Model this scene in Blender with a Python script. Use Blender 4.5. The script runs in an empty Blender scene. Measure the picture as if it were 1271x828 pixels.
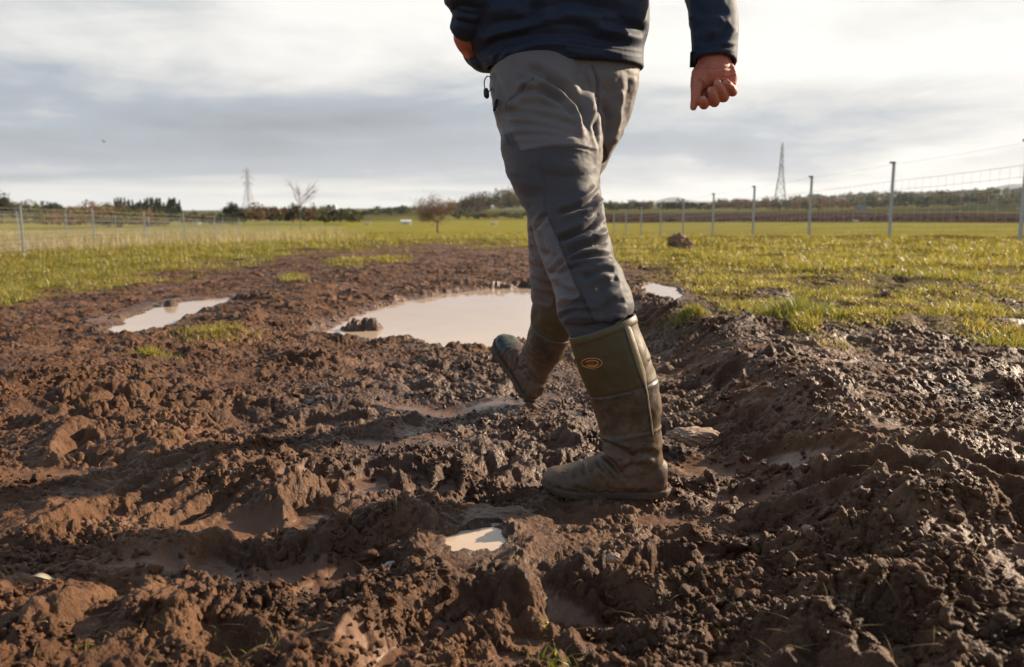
import bpy, bmesh, math, random, time
import numpy as np
from mathutils import Vector, Matrix
T0=time.time()
def log(*a): print('[%.1fs]'%(time.time()-T0),*a)
rng=np.random.default_rng(7); random.seed(7)
scene=bpy.context.scene
COL=scene.collection
R=math.radians
# ---------------------------------------------------------------- camera geometry
W0,H0=1271.0,828.0; F=1000.0; HC=0.64
PITCH=math.atan((414-270)/F); CP,SP=math.cos(PITCH),math.sin(PITCH)
CAM=np.array([0,0,HC])
def ray(px,py):
    u=(np.asarray(px,float)-635.5)/F; v=(414-np.asarray(py,float))/F
    return np.stack([u+0*v,CP+v*SP,-SP+v*CP],-1)
def P(px,py,d):                       # point at a depth along the optical axis
    return CAM+ray(px,py)*np.asarray(d,float)[...,None]
def G(px,py,z=0.0):                   # point on a level plane
    r=ray(px,py); t=(z-HC)/r[...,2]
    return CAM+r*t[...,None]
def project(p):
    d=p-CAM; f=d[...,1]*CP-d[...,2]*SP; u=d[...,1]*SP+d[...,2]*CP
    f=np.where(f<1e-3,1e-3,f)
    return 635.5+F*d[...,0]/f, 414-F*u/f, f
# ---------------------------------------------------------------- noise
def smooth(a,b,x):
    t=np.clip((x-a)/(b-a),0,1); return t*t*(3-2*t)
class Tab: pass
def _tab(seed):
    r=np.random.default_rng(seed); t=Tab()
    t.p=r.permutation(4096).astype(np.int32); a=r.random(4096)*2*np.pi
    t.gx=np.cos(a).astype(np.float32); t.gy=np.sin(a).astype(np.float32)
    t.r1=r.random(4096).astype(np.float32); t.r2=r.random(4096).astype(np.float32); t.r3=r.random(4096).astype(np.float32)
    return t
_T={}
def tab(seed):
    if seed not in _T: _T[seed]=_tab(seed)
    return _T[seed]
def hsh(t,ix,iy): return t.p[(t.p[ix&4095]+iy)&4095]
def gnoise(x,y,seed=0):
    t=tab(seed); x=np.asarray(x,np.float32); y=np.asarray(y,np.float32)
    fx=np.floor(x); fy=np.floor(y); ix=fx.astype(np.int32); iy=fy.astype(np.int32); dx=x-fx; dy=y-fy
    ux=dx*dx*dx*(dx*(dx*6-15)+10); uy=dy*dy*dy*(dy*(dy*6-15)+10)
    def c(i,j):
        h=hsh(t,ix+i,iy+j); return t.gx[h]*(dx-i)+t.gy[h]*(dy-j)
    a=c(0,0); b=c(1,0); a=a+(b-a)*ux
    d=c(0,1); b=c(1,1); d=d+(b-d)*ux
    return (a+(d-a)*uy)*1.5
def fbm(x,y,o=4,seed=0,g=.5):
    s=0; a=1
    for i in range(o):
        s=s+a*gnoise(x,y,seed+i); x=x*2.03+7.1; y=y*2.03+3.3; a*=g
    return s
def worley(x,y,seed=0,jit=.9):          # lumps: half-sphere bumps at random centres, 0..1
    t=tab(seed); x=np.asarray(x,np.float32); y=np.asarray(y,np.float32)
    fx=np.floor(x); fy=np.floor(y); ix=fx.astype(np.int32); iy=fy.astype(np.int32); dx=x-fx; dy=y-fy
    best=np.zeros_like(x)
    for i in (-1,0,1):
        for j in (-1,0,1):
            h=hsh(t,ix+i,iy+j)
            ex=dx-i-.5-(t.r1[h]-.5)*jit; ey=dy-j-.5-(t.r2[h]-.5)*jit
            rr=.32+.42*t.r3[h]
            q=1-(ex*ex+ey*ey)/(rr*rr)
            best=np.maximum(best,np.sqrt(np.maximum(q,0))*rr/.74)
    return best
def polydist(x,y,poly):                 # signed distance, negative inside
    d2=np.full(x.shape,1e9,np.float32); inside=np.zeros(x.shape,bool); n=len(poly)
    for k in range(n):
        ax,ay=poly[k]; bx,by=poly[(k+1)%n]
        ex,ey=bx-ax,by-ay; wx=x-ax; wy=y-ay
        t=np.clip((wx*ex+wy*ey)/(ex*ex+ey*ey+1e-12),0,1)
        d2=np.minimum(d2,(wx-ex*t)**2+(wy-ey*t)**2)
        c=((ay>y)!=(by>y))&(x<(bx-ax)*(y-ay)/(by-ay+1e-12)+ax)
        inside^=c
    d=np.sqrt(d2); return np.where(inside,-d,d)
def linedist(x,y,pts):
    d2=np.full(np.shape(x),1e9); tt=np.zeros(np.shape(x)); n=len(pts)
    for k in range(n-1):
        ax,ay=pts[k][:2]; bx,by=pts[k+1][:2]
        ex,ey=bx-ax,by-ay; wx=x-ax; wy=y-ay
        t=np.clip((wx*ex+wy*ey)/(ex*ex+ey*ey+1e-12),0,1)
        q=(wx-ex*t)**2+(wy-ey*t)**2
        m=q<d2; d2=np.where(m,q,d2); tt=np.where(m,(k+t)/(n-1),tt)
    return np.sqrt(d2),tt
# ---------------------------------------------------------------- object helpers
def link(o,parent=None):
    COL.objects.link(o)
    if parent is not None: o.parent=parent; 
    return o
def tag(o,label=None,cat=None,group=None,kind=None):
    if label: o['label']=label
    if cat: o['category']=cat
    if group: o['group']=group
    if kind: o['kind']=kind
    return o
def empty(name,loc,label=None,cat=None,group=None):
    o=bpy.data.objects.new(name,None); o.location=loc; link(o); o.empty_display_size=.1
    return tag(o,label,cat,group)
WOFF={}
def mesh_np(name,V,Fq,mat=None,parent=None,attrs=None,smoothf=True,n=4):
    """V (n,3); Fq: array (m,3) or (m,4), or list of such arrays"""
    V=np.asarray(V,np.float32)
    arrs=Fq if isinstance(Fq,list) else [Fq]
    arrs=[np.asarray(a,np.int32) for a in arrs if len(a)]
    off=np.zeros(3)
    if parent is not None: off=WOFF.get(parent.name,np.array(parent.location)); V=V-off.astype(np.float32)
    me=bpy.data.meshes.new(name)
    me.vertices.add(len(V)); me.vertices.foreach_set('co',V.ravel())
    nl=sum(a.size for a in arrs); npoly=sum(len(a) for a in arrs)
    me.loops.add(nl); me.polygons.add(npoly)
    me.loops.foreach_set('vertex_index',np.concatenate([a.ravel() for a in arrs]))
    tot=np.concatenate([np.full(len(a),a.shape[1],np.int32) for a in arrs])
    st=np.concatenate([[0],np.cumsum(tot)[:-1]]).astype(np.int32)
    me.polygons.foreach_set('loop_start',st)
    me.polygons.foreach_set('use_smooth',np.full(npoly,smoothf))
    me.update(calc_edges=True)
    if attrs:
        for k,v in attrs.items():
            v=np.asarray(v,np.float32)
            if v.ndim==1:
                a=me.attributes.new(k,'FLOAT','POINT'); a.data.foreach_set('value',v)
            else:
                a=me.attributes.new(k,'FLOAT_COLOR','POINT')
                if v.shape[1]==3: v=np.concatenate([v,np.ones((len(v),1),np.float32)],1)
                a.data.foreach_set('color',v.ravel())
    if mat: me.materials.append(mat)
    o=bpy.data.objects.new(name,me); link(o,parent)
    if parent is not None: WOFF[o.name]=off
    return o
class MB:
    """collects pieces of one mesh"""
    def __init__(s): s.v=[]; s.q=[]; s.t=[]; s.n=0
    def add(s,V,Q=None,T=None):
        V=np.asarray(V,float); s.v.append(V)
        if Q is not None and len(Q): s.q.append(np.asarray(Q)+s.n)
        if T is not None and len(T): s.t.append(np.asarray(T)+s.n)
        s.n+=len(V); return s
    def tube(s,pts,rad,n=8,cap=True):
        pts=np.asarray(pts,float); m=len(pts); rad=np.broadcast_to(rad,(m,))
        tg=np.gradient(pts,axis=0); tg/=np.linalg.norm(tg,axis=1)[:,None]+1e-12
        ref=np.array([0,0,1.]) if abs(tg[0][2])<.9 else np.array([1.,0,0])
        V=[]
        for k in range(m):
            a=np.cross(tg[k],ref); a/=np.linalg.norm(a)+1e-12; b=np.cross(tg[k],a); ref=-np.cross(tg[k],a) if False else ref
            th=np.arange(n)*2*np.pi/n
            V.append(pts[k]+rad[k]*(np.cos(th)[:,None]*a+np.sin(th)[:,None]*b))
        V=np.concatenate(V); Q=[]; T=[]
        for k in range(m-1):
            for i in range(n):
                j=(i+1)%n; Q.append((k*n+i,k*n+j,(k+1)*n+j,(k+1)*n+i))
        if cap:
            V=np.concatenate([V,pts[:1],pts[-1:]]); c0,c1=m*n,m*n+1
            for i in range(n):
                j=(i+1)%n; T.append((c0,j,i)); T.append((c1,(m-1)*n+i,(m-1)*n+j))
        return s.add(V,Q,T)
    def box(s,c,sx,sy,sz,rz=0,tilt=None):
        V=np.array([(x,y,z) for x in(-1,1) for y in(-1,1) for z in(-1,1)],float)*np.array([sx,sy,sz])/2
        cs,sn=math.cos(rz),math.sin(rz); V=V@np.array([[cs,sn,0],[-sn,cs,0],[0,0,1]])
        Q=[(0,1,3,2),(4,6,7,5),(0,4,5,1),(2,3,7,6),(0,2,6,4),(1,5,7,3)]
        return s.add(V+np.asarray(c),Q)
    def build(s,name,mat,parent=None,smoothf=True,attrs=None):
        arr=[]
        if s.q: arr.append(np.concatenate(s.q))
        if s.t: arr.append(np.concatenate(s.t))
        return mesh_np(name,np.concatenate(s.v),arr,mat,parent,attrs,smoothf)
# ---------------------------------------------------------------- materials
def newmat(name):
    m=bpy.data.materials.new(name); m.use_nodes=True; nt=m.node_tree; nt.nodes.clear()
    return m,nt
class NB:
    def __init__(s,nt): s.nt=nt
    def n(s,t,**k):
        x=s.nt.nodes.new(t)
        ins=k.pop('ins',{})
        for a,b in k.items(): setattr(x,a,b)
        for a,b in ins.items():
            if hasattr(b,'is_output') or isinstance(b,bpy.types.NodeSocket): s.nt.links.new(b,x.inputs[a])
            else: x.inputs[a].default_value=b
        return x
    def noise(s,vec,scale,detail=4,rough=.55,dist=0):
        x=s.n('ShaderNodeTexNoise',ins={'Scale':scale,'Detail':detail,'Roughness':rough,'Distortion':dist})
        if vec is not None: s.nt.links.new(vec,x.inputs['Vector'])
        return x.outputs['Fac']
    def ramp(s,fac,stops):
        x=s.n('ShaderNodeValToRGB'); s.nt.links.new(fac,x.inputs[0]); e=x.color_ramp.elements
        while len(e)<len(stops): e.new(.5)
        for i,(p,c) in enumerate(stops):
            e[i].position=p; e[i].color=(c,c,c,1) if isinstance(c,(int,float)) else (*c,1)
        return x.outputs[0]
    def mix(s,f,a,b,mode='MIX'):
        x=s.n('ShaderNodeMix',data_type='RGBA',blend_type=mode)
        for k,v in ((0,f),(6,a),(7,b)):
            if isinstance(v,bpy.types.NodeSocket): s.nt.links.new(v,x.inputs[k])
            elif k==0: x.inputs[0].default_value=v
            else: x.inputs[k].default_value=(*v,1) if len(v)==3 else v
        return x.outputs[2]
    def math(s,op,a,b=0.0,clamp=False):
        x=s.n('ShaderNodeMath',operation=op,use_clamp=clamp)
        for k,v in ((0,a),(1,b)):
            if isinstance(v,bpy.types.NodeSocket): s.nt.links.new(v,x.inputs[k])
            else: x.inputs[k].default_value=v
        return x.outputs[0]
    def attr(s,name,out='Fac'):
        return s.n('ShaderNodeAttribute',attribute_name=name).outputs[out]
    def bump(s,h,dist,strength=1.0,normal=None):
        x=s.n('ShaderNodeBump',ins={'Strength':strength,'Distance':dist}); s.nt.links.new(h,x.inputs['Height'])
        if normal is not None: s.nt.links.new(normal,x.inputs['Normal'])
        return x.outputs[0]
    def out(s,sh): 
        o=s.n('ShaderNodeOutputMaterial'); s.nt.links.new(sh,o.inputs[0])
    def pbr(s,color,rough=.7,normal=None,**ins):
        x=s.n('ShaderNodeBsdfPrincipled')
        def st(k,v):
            if isinstance(v,bpy.types.NodeSocket): s.nt.links.new(v,x.inputs[k])
            else:
                if k in('Base Color','Sheen Tint','Specular Tint') and len(v)==3: v=(*v,1)
                x.inputs[k].default_value=v
        st('Base Color',color); st('Roughness',rough)
        if normal is not None: st('Normal',normal)
        for k,v in ins.items(): st(k.replace('_',' '),v)
        return x.outputs[0]
def objco(b): return b.n('ShaderNodeTexCoord').outputs['Object']
def simple(name,col,rough=.6,var=.25,scale=20,bump=0,**k):
    m,nt=newmat(name); b=NB(nt); co=objco(b); f=b.noise(co,scale,4)
    c=b.mix(f,tuple(x*(1-var) for x in col),tuple(min(1,x*(1+var)) for x in col))
    nm=b.bump(f,bump) if bump else None
    b.out(b.pbr(c,rough,nm,**k)); return m
QG=1.0; VQ=1.0; FSTOP=4.4; SUN_E=5.0; CLOUD=.78; EXPO=0.97; QS=1.0; HAZE=.00006; ZHI=520.0
# ================================================================= TERRAIN
def Gp(pts,z=0.0): return [tuple(G(a,b,z)[:2]) for a,b in pts]
PUD=[ # polygon (pixel outline laid on its water level), level, label
 (dict(poly=[(398,418),(418,404),(440,392),(480,380),(520,371),(560,364),(605,359),(650,357),(700,360),(722,372),(716,395),(690,418),(655,430),(600,432),(560,436),(530,434),(505,424),(470,428),(430,422)],z=-.03,n='main')),
 (dict(poly=[(128,413),(150,402),(165,392),(200,379),(235,374),(285,369),(296,373),(268,380),(240,392),(222,402),(200,412),(165,418)],z=-.03,n='left')),
 (dict(poly=[(793,354),(812,351),(838,357),(850,366),(838,374),(812,370),(800,364)],z=.115,n='right')),
 (dict(poly=[(548,666),(572,656),(596,648),(616,650),(632,660),(630,674),(606,682),(588,688),(562,682)],z=-.018,n='near')),
 #(dict(poly=[(452,478),(480,474),(520,476),(556,480),(548,486),(500,486),(465,485)],z=-.022,n='slip')),
]
for p in PUD: p['w']=Gp(p['poly'],p['z'])
PX=np.array([-800,0,230,445,575,660,760,900,1100,1271,2100.])
DD=np.array([22,60,100,200,350,500,900,1500,3000,6000,12000.])
YT=np.array([
 #22   60   100  200  350  500  900  1500 3000 6000 12000
 [316, 292, 286, 279, 275, 271, 268, 266, 262, 262, 264],   # -800
 [313, 293, 286, 279, 275, 271, 267, 266, 262, 262, 264],   # 0
 [305, 292, 286, 279, 275, 272, 268, 266, 263, 262, 264],   # 230
 [299, 291, 286, 280, 275, 271, 267, 265, 262, 259, 264],   # 445
 [297, 291, 286, 279, 273, 269, 264, 262, 259, 258, 264],   # 575
 [297, 291, 286, 279, 273, 269, 264, 261, 259, 257, 264],   # 660
 [296, 291, 286, 278, 272, 266, 262, 260, 257, 253, 264],   # 760
 [293, 291, 286, 277, 271, 265, 262, 259, 255, 252, 264],   # 900
 [291, 291, 286, 277, 271, 265, 261, 255, 249, 247, 264],   # 1100
 [291, 291, 286, 277, 272, 267, 260, 252, 246, 243, 264],   # 1271
 [291, 291, 286, 277, 272, 267, 258, 250, 244, 242, 264]])  # 2100
E=(270-YT)/1021.0*DD[None,:]+HC       # ground height table
def far_h(x,y):
    d=np.hypot(x,y); yy=np.maximum(y,.25*d+1e-6)
    px=np.clip(635.5+1010*x/yy,-799,2099)
    ld=np.clip(np.log(np.maximum(d,1e-3)),math.log(22),math.log(11999))
    i=np.clip(np.searchsorted(PX,px)-1,0,len(PX)-2); j=np.clip(np.searchsorted(np.log(DD),ld)-1,0,len(DD)-2)
    a=(px-PX[i])/(PX[i+1]-PX[i]); a=a*a*(3-2*a)
    L=np.log(DD); b=(ld-L[j])/(L[j+1]-L[j])
    return (E[i,j]*(1-b)+E[i,j+1]*b)*(1-a)+(E[i+1,j]*(1-b)+E[i+1,j+1]*b)*a
BANK=Gp([(800,385),(850,398),(905,425),(975,470),(1040,520),(1090,570),(1120,640),(1160,740),(1200,900)],.08)
RIDGE=Gp([(60,470),(180,440),(285,408),(350,372),(400,345),(560,316)],.05)
BUMPS=[ # px,py,height,rx,ry : hand-placed heaps and hollows of the churned mud
 (455,510,.055,.16,.12),(525,560,.05,.12,.10),(420,655,.06,.15,.10),(520,640,.04,.10,.08),(450,720,.05,.16,.08),
 (585,560,.03,.10,.06),(640,700,.02,.12,.05),(735,680,.03,.10,.06),(560,720,.045,.13,.05),(700,720,.035,.14,.05),
 (300,600,.035,.2,.1),(150,560,.04,.25,.12),(60,650,.03,.2,.1),(230,640,-.045,.2,.09),(330,680,-.05,.14,.06),(370,712,-.045,.16,.05),
 (80,770,.035,.16,.06),(250,770,.03,.12,.05),(500,790,.025,.12,.04),(900,700,.03,.2,.08),(1000,760,.035,.2,.06),(1150,740,-.03,.2,.08),
 (860,640,.02,.14,.07),(930,600,-.02,.16,.1),(660,460,.025,.15,.15),(560,455,.03,.2,.12),(480,438,.035,.22,.12),(875,570,-.03,.18,.1),
 (600,610,-.035,.12,.08),(640,545,-.02,.14,.12),(1200,560,.03,.3,.2),(1050,440,.03,.4,.3),(1180,430,.03,.5,.3),(760,760,-.02,.12,.05),
 (180,480,.03,.4,.25),(40,500,.04,.4,.3),(350,455,.03,.3,.2),(300,520,-.03,.25,.15),(100,620,-.03,.25,.1)]
BUMPW=[(*G(a,b,0)[:2],h*.5,rx*1.15,ry*1.25) for a,b,h,rx,ry in BUMPS]
_r=np.random.default_rng(11)
PRINTS=[]   # boot prints and hoof pokes: x,y,angle,len,wid,depth
for k in range(90):
    px=_r.uniform(-100,1400); py=270+ (_r.uniform(.12,1)**1.3)*620
    q=G(px,py,0); 
    if q[1]<1.0 or q[1]>9: continue
    PRINTS.append((q[0],q[1],_r.uniform(0,3.14),_r.uniform(.09,.16),_r.uniform(.04,.06),_r.uniform(.010,.028)))
PRINTS+= [(*G(552,600,0)[:2],1.5,.13,.035,.06),(*G(420,600,0)[:2],.4,.14,.055,.05)]
LF=G(752,617,0)                        # middle of the planted boot
for a_,b_,an_ in ((330,560,.9),(470,598,.4),(980,570,2.0),(720,720,2.6),(250,500,.5),(905,480,1.2),(545,745,.8),(160,620,1.1),(840,690,.3),(1090,640,2.4),(400,520,.2)):
    PRINTS.append((*G(a_,b_,.02)[:2],an_,.155,.052,.034))
def macro(x,y):
    h=np.zeros_like(x)
    d,t=linedist(x,y,BANK)
    # sign: right of the bank line
    side=np.zeros_like(x); 
    bx=np.array([p[0] for p in BANK])[::-1]; by=np.array([p[1] for p in BANK])[::-1]
    xb=np.interp(y,by,bx)
    s=x-xb
    up=smooth(-.32,.06,s)
    fade=smooth(.9,1.7,y)*.6+.4
    h=h+.125*up*fade+.025*np.exp(-(s/.16)**2)*fade
    d2,t2=linedist(x,y,RIDGE); h=h+.07*np.exp(-(d2/.38)**2)
    h=h+.03*smooth(-.1,-.7,x)*smooth(6,2,y)
    for bx_,by_,hh,rx,ry in BUMPW:
        q=((x-bx_)/rx)**2+((y-by_)/ry)**2
        h=h+hh*np.exp(-q)
    return h
YB=np.array([[-900,500],[-200,425],[0,384],[100,357],[200,338],[300,325],[400,311],[480,304],[560,301],[650,304],[700,314],[760,324],[800,328],[850,332],[900,336],[1000,343],[1100,347],[1200,350],[1271,352],[1500,360],[2200,470.]])
SPOTS=[(435,326,28,7),(480,322,30,6),(365,347,22,5),(275,408,38,9),(190,436,25,5),(855,385,24,7),(940,372,40,10),(990,385,34,13),(1080,392,60,14),(1180,385,60,14),(1250,418,34,10),(1030,362,60,8),(880,352,40,8),(905,378,12,8),(1000,405,20,6),(1120,375,40,8),(950,350,60,9),(1215,400,30,10),(120,352,60,10)]
def grass_amt(x,y):
    """0 mud .. 1 turf, judged on the ground plane"""
    dd=np.hypot(x,y); w_=smooth(3.0,16,dd); zz=macro(x,y)*(1-w_)+far_h(x,y)*w_
    p=np.stack([x,y,zz],-1); px,py,f=project(p)
    yb=np.interp(px,YB[:,0],YB[:,1])
    n=fbm(x*.9,y*.9,3,40)*16+fbm(x*4,y*4,2,44)*8
    soft=np.where(px>760,11,7)+0*px
    a=smooth(-1,1,(yb+n*np.where(px>760,1.0,.8)-py)/soft)
    y2=np.interp(px,[740,800,900,1000,1100,1271,1500],[330,352,378,402,412,420,440]); pn=fbm(x*2.6,y*1.6,3,47)+.4*gnoise(x*11,y*11,49)
    a=np.maximum(a,.62*smooth(-12,12,y2+n-py)*smooth(.0,.45,pn+.12+(y2-py)/160)*smooth(735,770,px))
    for sx,sy,rx,ry in SPOTS:
        q=((px-sx)/rx)**2+((py-sy)/ry)**2
        a=np.maximum(a,smooth(1.6,.2,q+ (n/16)*1.2)*.7)
    d=np.hypot(x,y)
    a=np.where((d>24)|(y<.05),1,a)
    return a
def micro(x,y,ga,smoothness):
    wx=x+.02*gnoise(x*9,y*9,90); wy=y+.02*gnoise(x*9,y*9,91)
    m=1-smoothness
    h=.020*fbm(x*3.2,y*3.2,3,20)
    rid=np.maximum(1-np.abs(gnoise(wx*6,wy*6,25))*2.2,0)
    h=h+.014*rid*rid*m*smooth(-.2,.4,gnoise(x*2.7,y*2.7,26))
    patch=smooth(-.25,.35,gnoise(x*2.1,y*2.1,33))       # where it is crumbled
    patch2=smooth(-.3,.3,gnoise(x*5.3,y*5.3,34))
    c1=worley(wx*9,wy*9,50); c2=worley(wx*21+.3*c1,wy*21,51); c3=worley(wx*47,wy*47,52); c4=worley(wx*100,wy*100,53)
    h=h+m*patch*.026*c1+m*(.35+.65*patch)*.015*c2+m*(.35+.65*patch2)*.0095*c3+m*(.35+.65*patch2)*.0052*c4
    dig=np.maximum(.45-np.abs(gnoise(wx*13,wy*13,57)),0)/.45; h=h-m*.010*dig**3*patch2
    h=h+.0030*fbm(wx*60,wy*60,3,54)*(m*.85+.15)
    return h
def height(x,y,detail=True):
    x=np.asarray(x,float); y=np.asarray(y,float); sh=x.shape; x=x.ravel(); y=y.ravel()
    d=np.hypot(x,y); hf=far_h(x,y)
    w=smooth(3.0,16,d); near=np.zeros_like(x); m=(d<17)&(y>-1)
    near[m]=macro(x[m],y[m])
    h=near*(1-w)+hf*w
    out=dict(ga=np.ones_like(x),wet=np.zeros_like(x),sm=np.zeros_like(x))
    k=(d<26)&(y>.2)
    xx,yy=x[k].astype(np.float32),y[k].astype(np.float32); hh=h[k]
    ga=grass_amt(xx,yy)
    sm=smooth(.3,.85,gnoise(xx*1.7+4,yy*1.7,60)+.5*gnoise(xx*5,yy*5,61))*.6
    for a,b,rx,ry in ((370,705,.16,.07),(190,700,.12,.05),(300,655,.1,.05),(930,610,.16,.06),(350,600,.1,.05),(560,505,.25,.1),(870,570,.12,.1),(450,800,.15,.05),(60,590,.15,.06)):
        q=G(a,b,0); sm=np.maximum(sm,np.exp(-(((xx-q[0])/rx)**2+((yy-q[1])/ry)**2)**2)*.95)
    sm=sm*(1-ga)
    if detail:
        mi=micro(xx,yy,ga,sm)
        for (a,b,an,l,wd,dp) in PRINTS:
            c,s=math.cos(an),math.sin(an); n=(np.abs(xx-a)<.35)&(np.abs(yy-b)<.35)
            if not n.any(): continue
            lx=(xx[n]-a)*c+(yy[n]-b)*s; ly=-(xx[n]-a)*s+(yy[n]-b)*c
            q=np.sqrt((lx/l)**2+(ly/wd)**2)+.3*gnoise(xx[n]*11,yy[n]*11,77)+.12*gnoise(xx[n]*37,yy[n]*37,78)
            mi[n]+= -dp*smooth(1.1,.45,q)+(.0035*np.sign(np.sin(lx*6.283/.024)+.3)*smooth(.85,.6,q) if l>.15 else 0)+dp*.35*np.exp(-((q-1.25)/.25)**2)
        fa=smooth(26,8,d[k])*.8+.2
        amp=(1-ga)*1.0+ga*.35
        hh=hh+mi*amp*fa-.022*(1-ga)
        hh=hh+ga*.05*gnoise(xx*1.1,yy*1.1,66)*smooth(2.5,6,d[k])
    # smooth slurry lying in the lows
    lev=macro(xx,yy)*(1-w[k])+hf[k]*w[k]-.036+.016*gnoise(xx*1.3,yy*1.3,71)
    dl=hh-lev; hh=np.where((ga<.5)&(dl<.0),lev+dl*.18,hh)
    slurry=smooth(.006,-.01,dl)*(1-ga)
    wet=np.maximum(.0,slurry*.8)
    qc=G(590,510,0); wet=np.maximum(wet,np.exp(-(((xx-qc[0])/.55)**2+((yy-qc[1])/.85)**2))*.9)
    for p in PUD:
        pw=p['w']; ax=np.array(pw); lo=ax.min(0)-1; hi=ax.max(0)+1
        n=(xx>lo[0])&(xx<hi[0])&(yy>lo[1])&(yy<hi[1])
        if not n.any(): continue
        big=p['n'] in('main','left'); sc=1.0 if big else .35
        s=polydist(xx[n],yy[n],pw)
        s=s+(1 if big else .0)*(.05*gnoise(xx[n]*5,yy[n]*5,80))+(1 if big else .75)*(.035*gnoise(xx[n]*14,yy[n]*14,81)+.018*gnoise(xx[n]*40,yy[n]*40,82))
        z=p['z']; t=smooth(0,.20*sc,s)
        lowp=z+.004+.02*smooth(0,.14*sc,s)+.4*np.maximum(hh[n]-z,0)*smooth(0,.05,s)+(.8*mi[n]*smooth(-.01,.05,s) if detail else 0)
        ho=hh[n]; 
        up=lowp+ (np.maximum(ho,z+.004)-lowp)*t
        up=np.maximum(up,z+.004+ .012*smooth(0,.06*sc,s))
        dn=z-.004-.05*smooth(0,-.15*sc,s)
        if not big:
            up=np.maximum(ho,z+.003+(.25*mi[n] if detail else .005)); dn=np.minimum(ho,z+.012)-.022*smooth(.01,-.04,s)
        if p['n']=='main':                              # little mud islet
            for (ia,ib,rx,ry,iz) in ((450,409,.13,.10,.10),(425,414,.05,.05,.02)):
                qi=G(ia,ib,z); e=((xx[n]-qi[0])/rx)**2+((yy[n]-qi[1])/ry)**2+.5*gnoise(xx[n]*14,yy[n]*14,85)
                dn=np.maximum(dn,z-.02+iz*smooth(1.3,.1,e)*(.55+.45*worley(xx[n]*22,yy[n]*22,86)))
        if p['n']=='left':
            qi=G(212,380,z); e=((xx[n]-qi[0])/.06)**2+((yy[n]-qi[1])/.06)**2
            dn=np.maximum(dn,z-.02+.07*smooth(1.3,.1,e))
        hn=np.where(s>0,up,dn); inf=s<(.2 if big else .10)
        tmp=hh[n]; tmp[inf]=hn[inf]; hh[n]=tmp
        wt=wet[n]; wt=np.maximum(wt,.8*smooth(.13*sc,0,s+.06*gnoise(xx[n]*7,yy[n]*7,88))); wet[n]=wt
    # the planted boot presses a flat print; loose mud heaped round its sole
    fx=(xx-LF[0]); fy=(yy-LF[1]-.042)
    q=np.sqrt((fx/.176)**2+(fy/.064)**2)
    q=q+.10*gnoise(xx*22,yy*22,79)
    hh=np.where(q<1.9,hh+(np.minimum(hh,.002)-hh)*smooth(1.9,1.0,q),hh)
    hh=hh+np.where(fy>0,.030,.017)*np.exp(-((q-1.28)/.17)**2)*(.6+.4*gnoise(xx*40,yy*40,74))
    front=(fy<0)&(q<1.9); hh=np.where(front,np.minimum(hh,.016+.02*(q-1)),hh)
    q2=G(655,500,.04)
    e=np.sqrt(((xx-q2[0])/.16)**2+((yy-q2[1]-.05)/.15)**2)
    hh=hh+((.004+.75*mi if detail else .02)-hh)*smooth(1.8,.8,e)
    h[k]=hh; out['ga'][k]=ga; out['wet'][k]=np.clip(wet*(1-.8*ga),0,1); out['sm'][k]=np.maximum(sm,slurry)
    return h.reshape(sh),{a:b.reshape(sh) for a,b in out.items()}
def on_ground(px,py,it=5):
    z=np.zeros(np.shape(px)); 
    for _ in range(it):
        r=ray(px,py); t=(z-HC)/np.minimum(r[...,2],-1e-3); q=CAM+r*t[...,None]; z,_a=height(q[...,0],q[...,1],False)
    q[...,2]=z; return q
_all=list(PUD)
for p in _all:
    if p['n'] in('main','left'): continue
    PUD.remove(p)
for p in _all:
    if p in PUD: continue
    for _ in range(3):
        c_=np.array(p['w']); lo,hi=c_.min(0),c_.max(0); X_,Y_=np.meshgrid(np.linspace(lo[0],hi[0],60),np.linspace(lo[1],hi[1],60)); s_=polydist(X_.ravel(),Y_.ravel(),p['w'])<0
        z_,_a=height(X_.ravel()[s_],Y_.ravel()[s_]); p['z']=float(np.percentile(z_,22 if p['n']=='slip' else 32)); p['w']=Gp(p['poly'],p['z'])
    log('level',p['n'],round(p['z'],3))
PUD[:]=_all
# ---------- ground sheet (polar grid, fine where it is near)
NA=int(1250*QG); half=R(37)
ang=np.concatenate([np.linspace(-math.pi,-half,90)[:-1]*1.0,np.linspace(-half,half,NA),np.linspace(half,math.pi,90)[1:-1]])
rad=np.concatenate([[.08,.3,.5,.7],np.geomspace(.85,26,int(1500*QG)),np.geomspace(26,300,160)[1:],np.geomspace(300,12000,120)[1:]])
A,Rr=np.meshgrid(ang,rad); gx=np.sin(A)*Rr; gy=np.cos(A)*Rr
log('terrain eval',gx.size)
gz,ga=height(gx,gy)
# far fields: shape only by the table; colour by field
pxa=635.5+1010*gx/np.maximum(gy,.25*Rr)
fieldc=np.zeros((*gx.shape,3),np.float32)
nz=fbm(gx*.02,gy*.02,3,120); nz2=fbm(gx*.25,gy*.25,3,125)
green=np.array([.21,.19,.045]); green2=np.array([.275,.24,.06]); plough=np.array([.055,.034,.030]); woodf=np.array([.05,.055,.025]); pale=np.array([.16,.16,.045]); turf=np.array([.19,.15,.035])
fieldc[:]=turf
k=smooth(-.5,.5,nz2)[...,None]; fieldc=turf*(1-k)+turf*1.25*k
k2=smooth(55,110,Rr)[...,None]; fieldc=fieldc*(1-k2)+(green2*(1-k)+green*k)*k2
pl=(smooth(215,222,Rr+12*gnoise(gx*.01,gy*.01,7))*smooth(560,540,Rr)*smooth(725,735,pxa))[...,None]; fieldc=fieldc*(1-pl)+plough*pl
pat=gnoise(gx*.0022,gy*.0022,9)
far=smooth(560,580,Rr)[...,None]
fc=np.where((pat>.25)[...,None],pale*.7,np.where((pat<-.15)[...,None],woodf,green*.5)); fieldc=fieldc*(1-far)+fc*far
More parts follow.
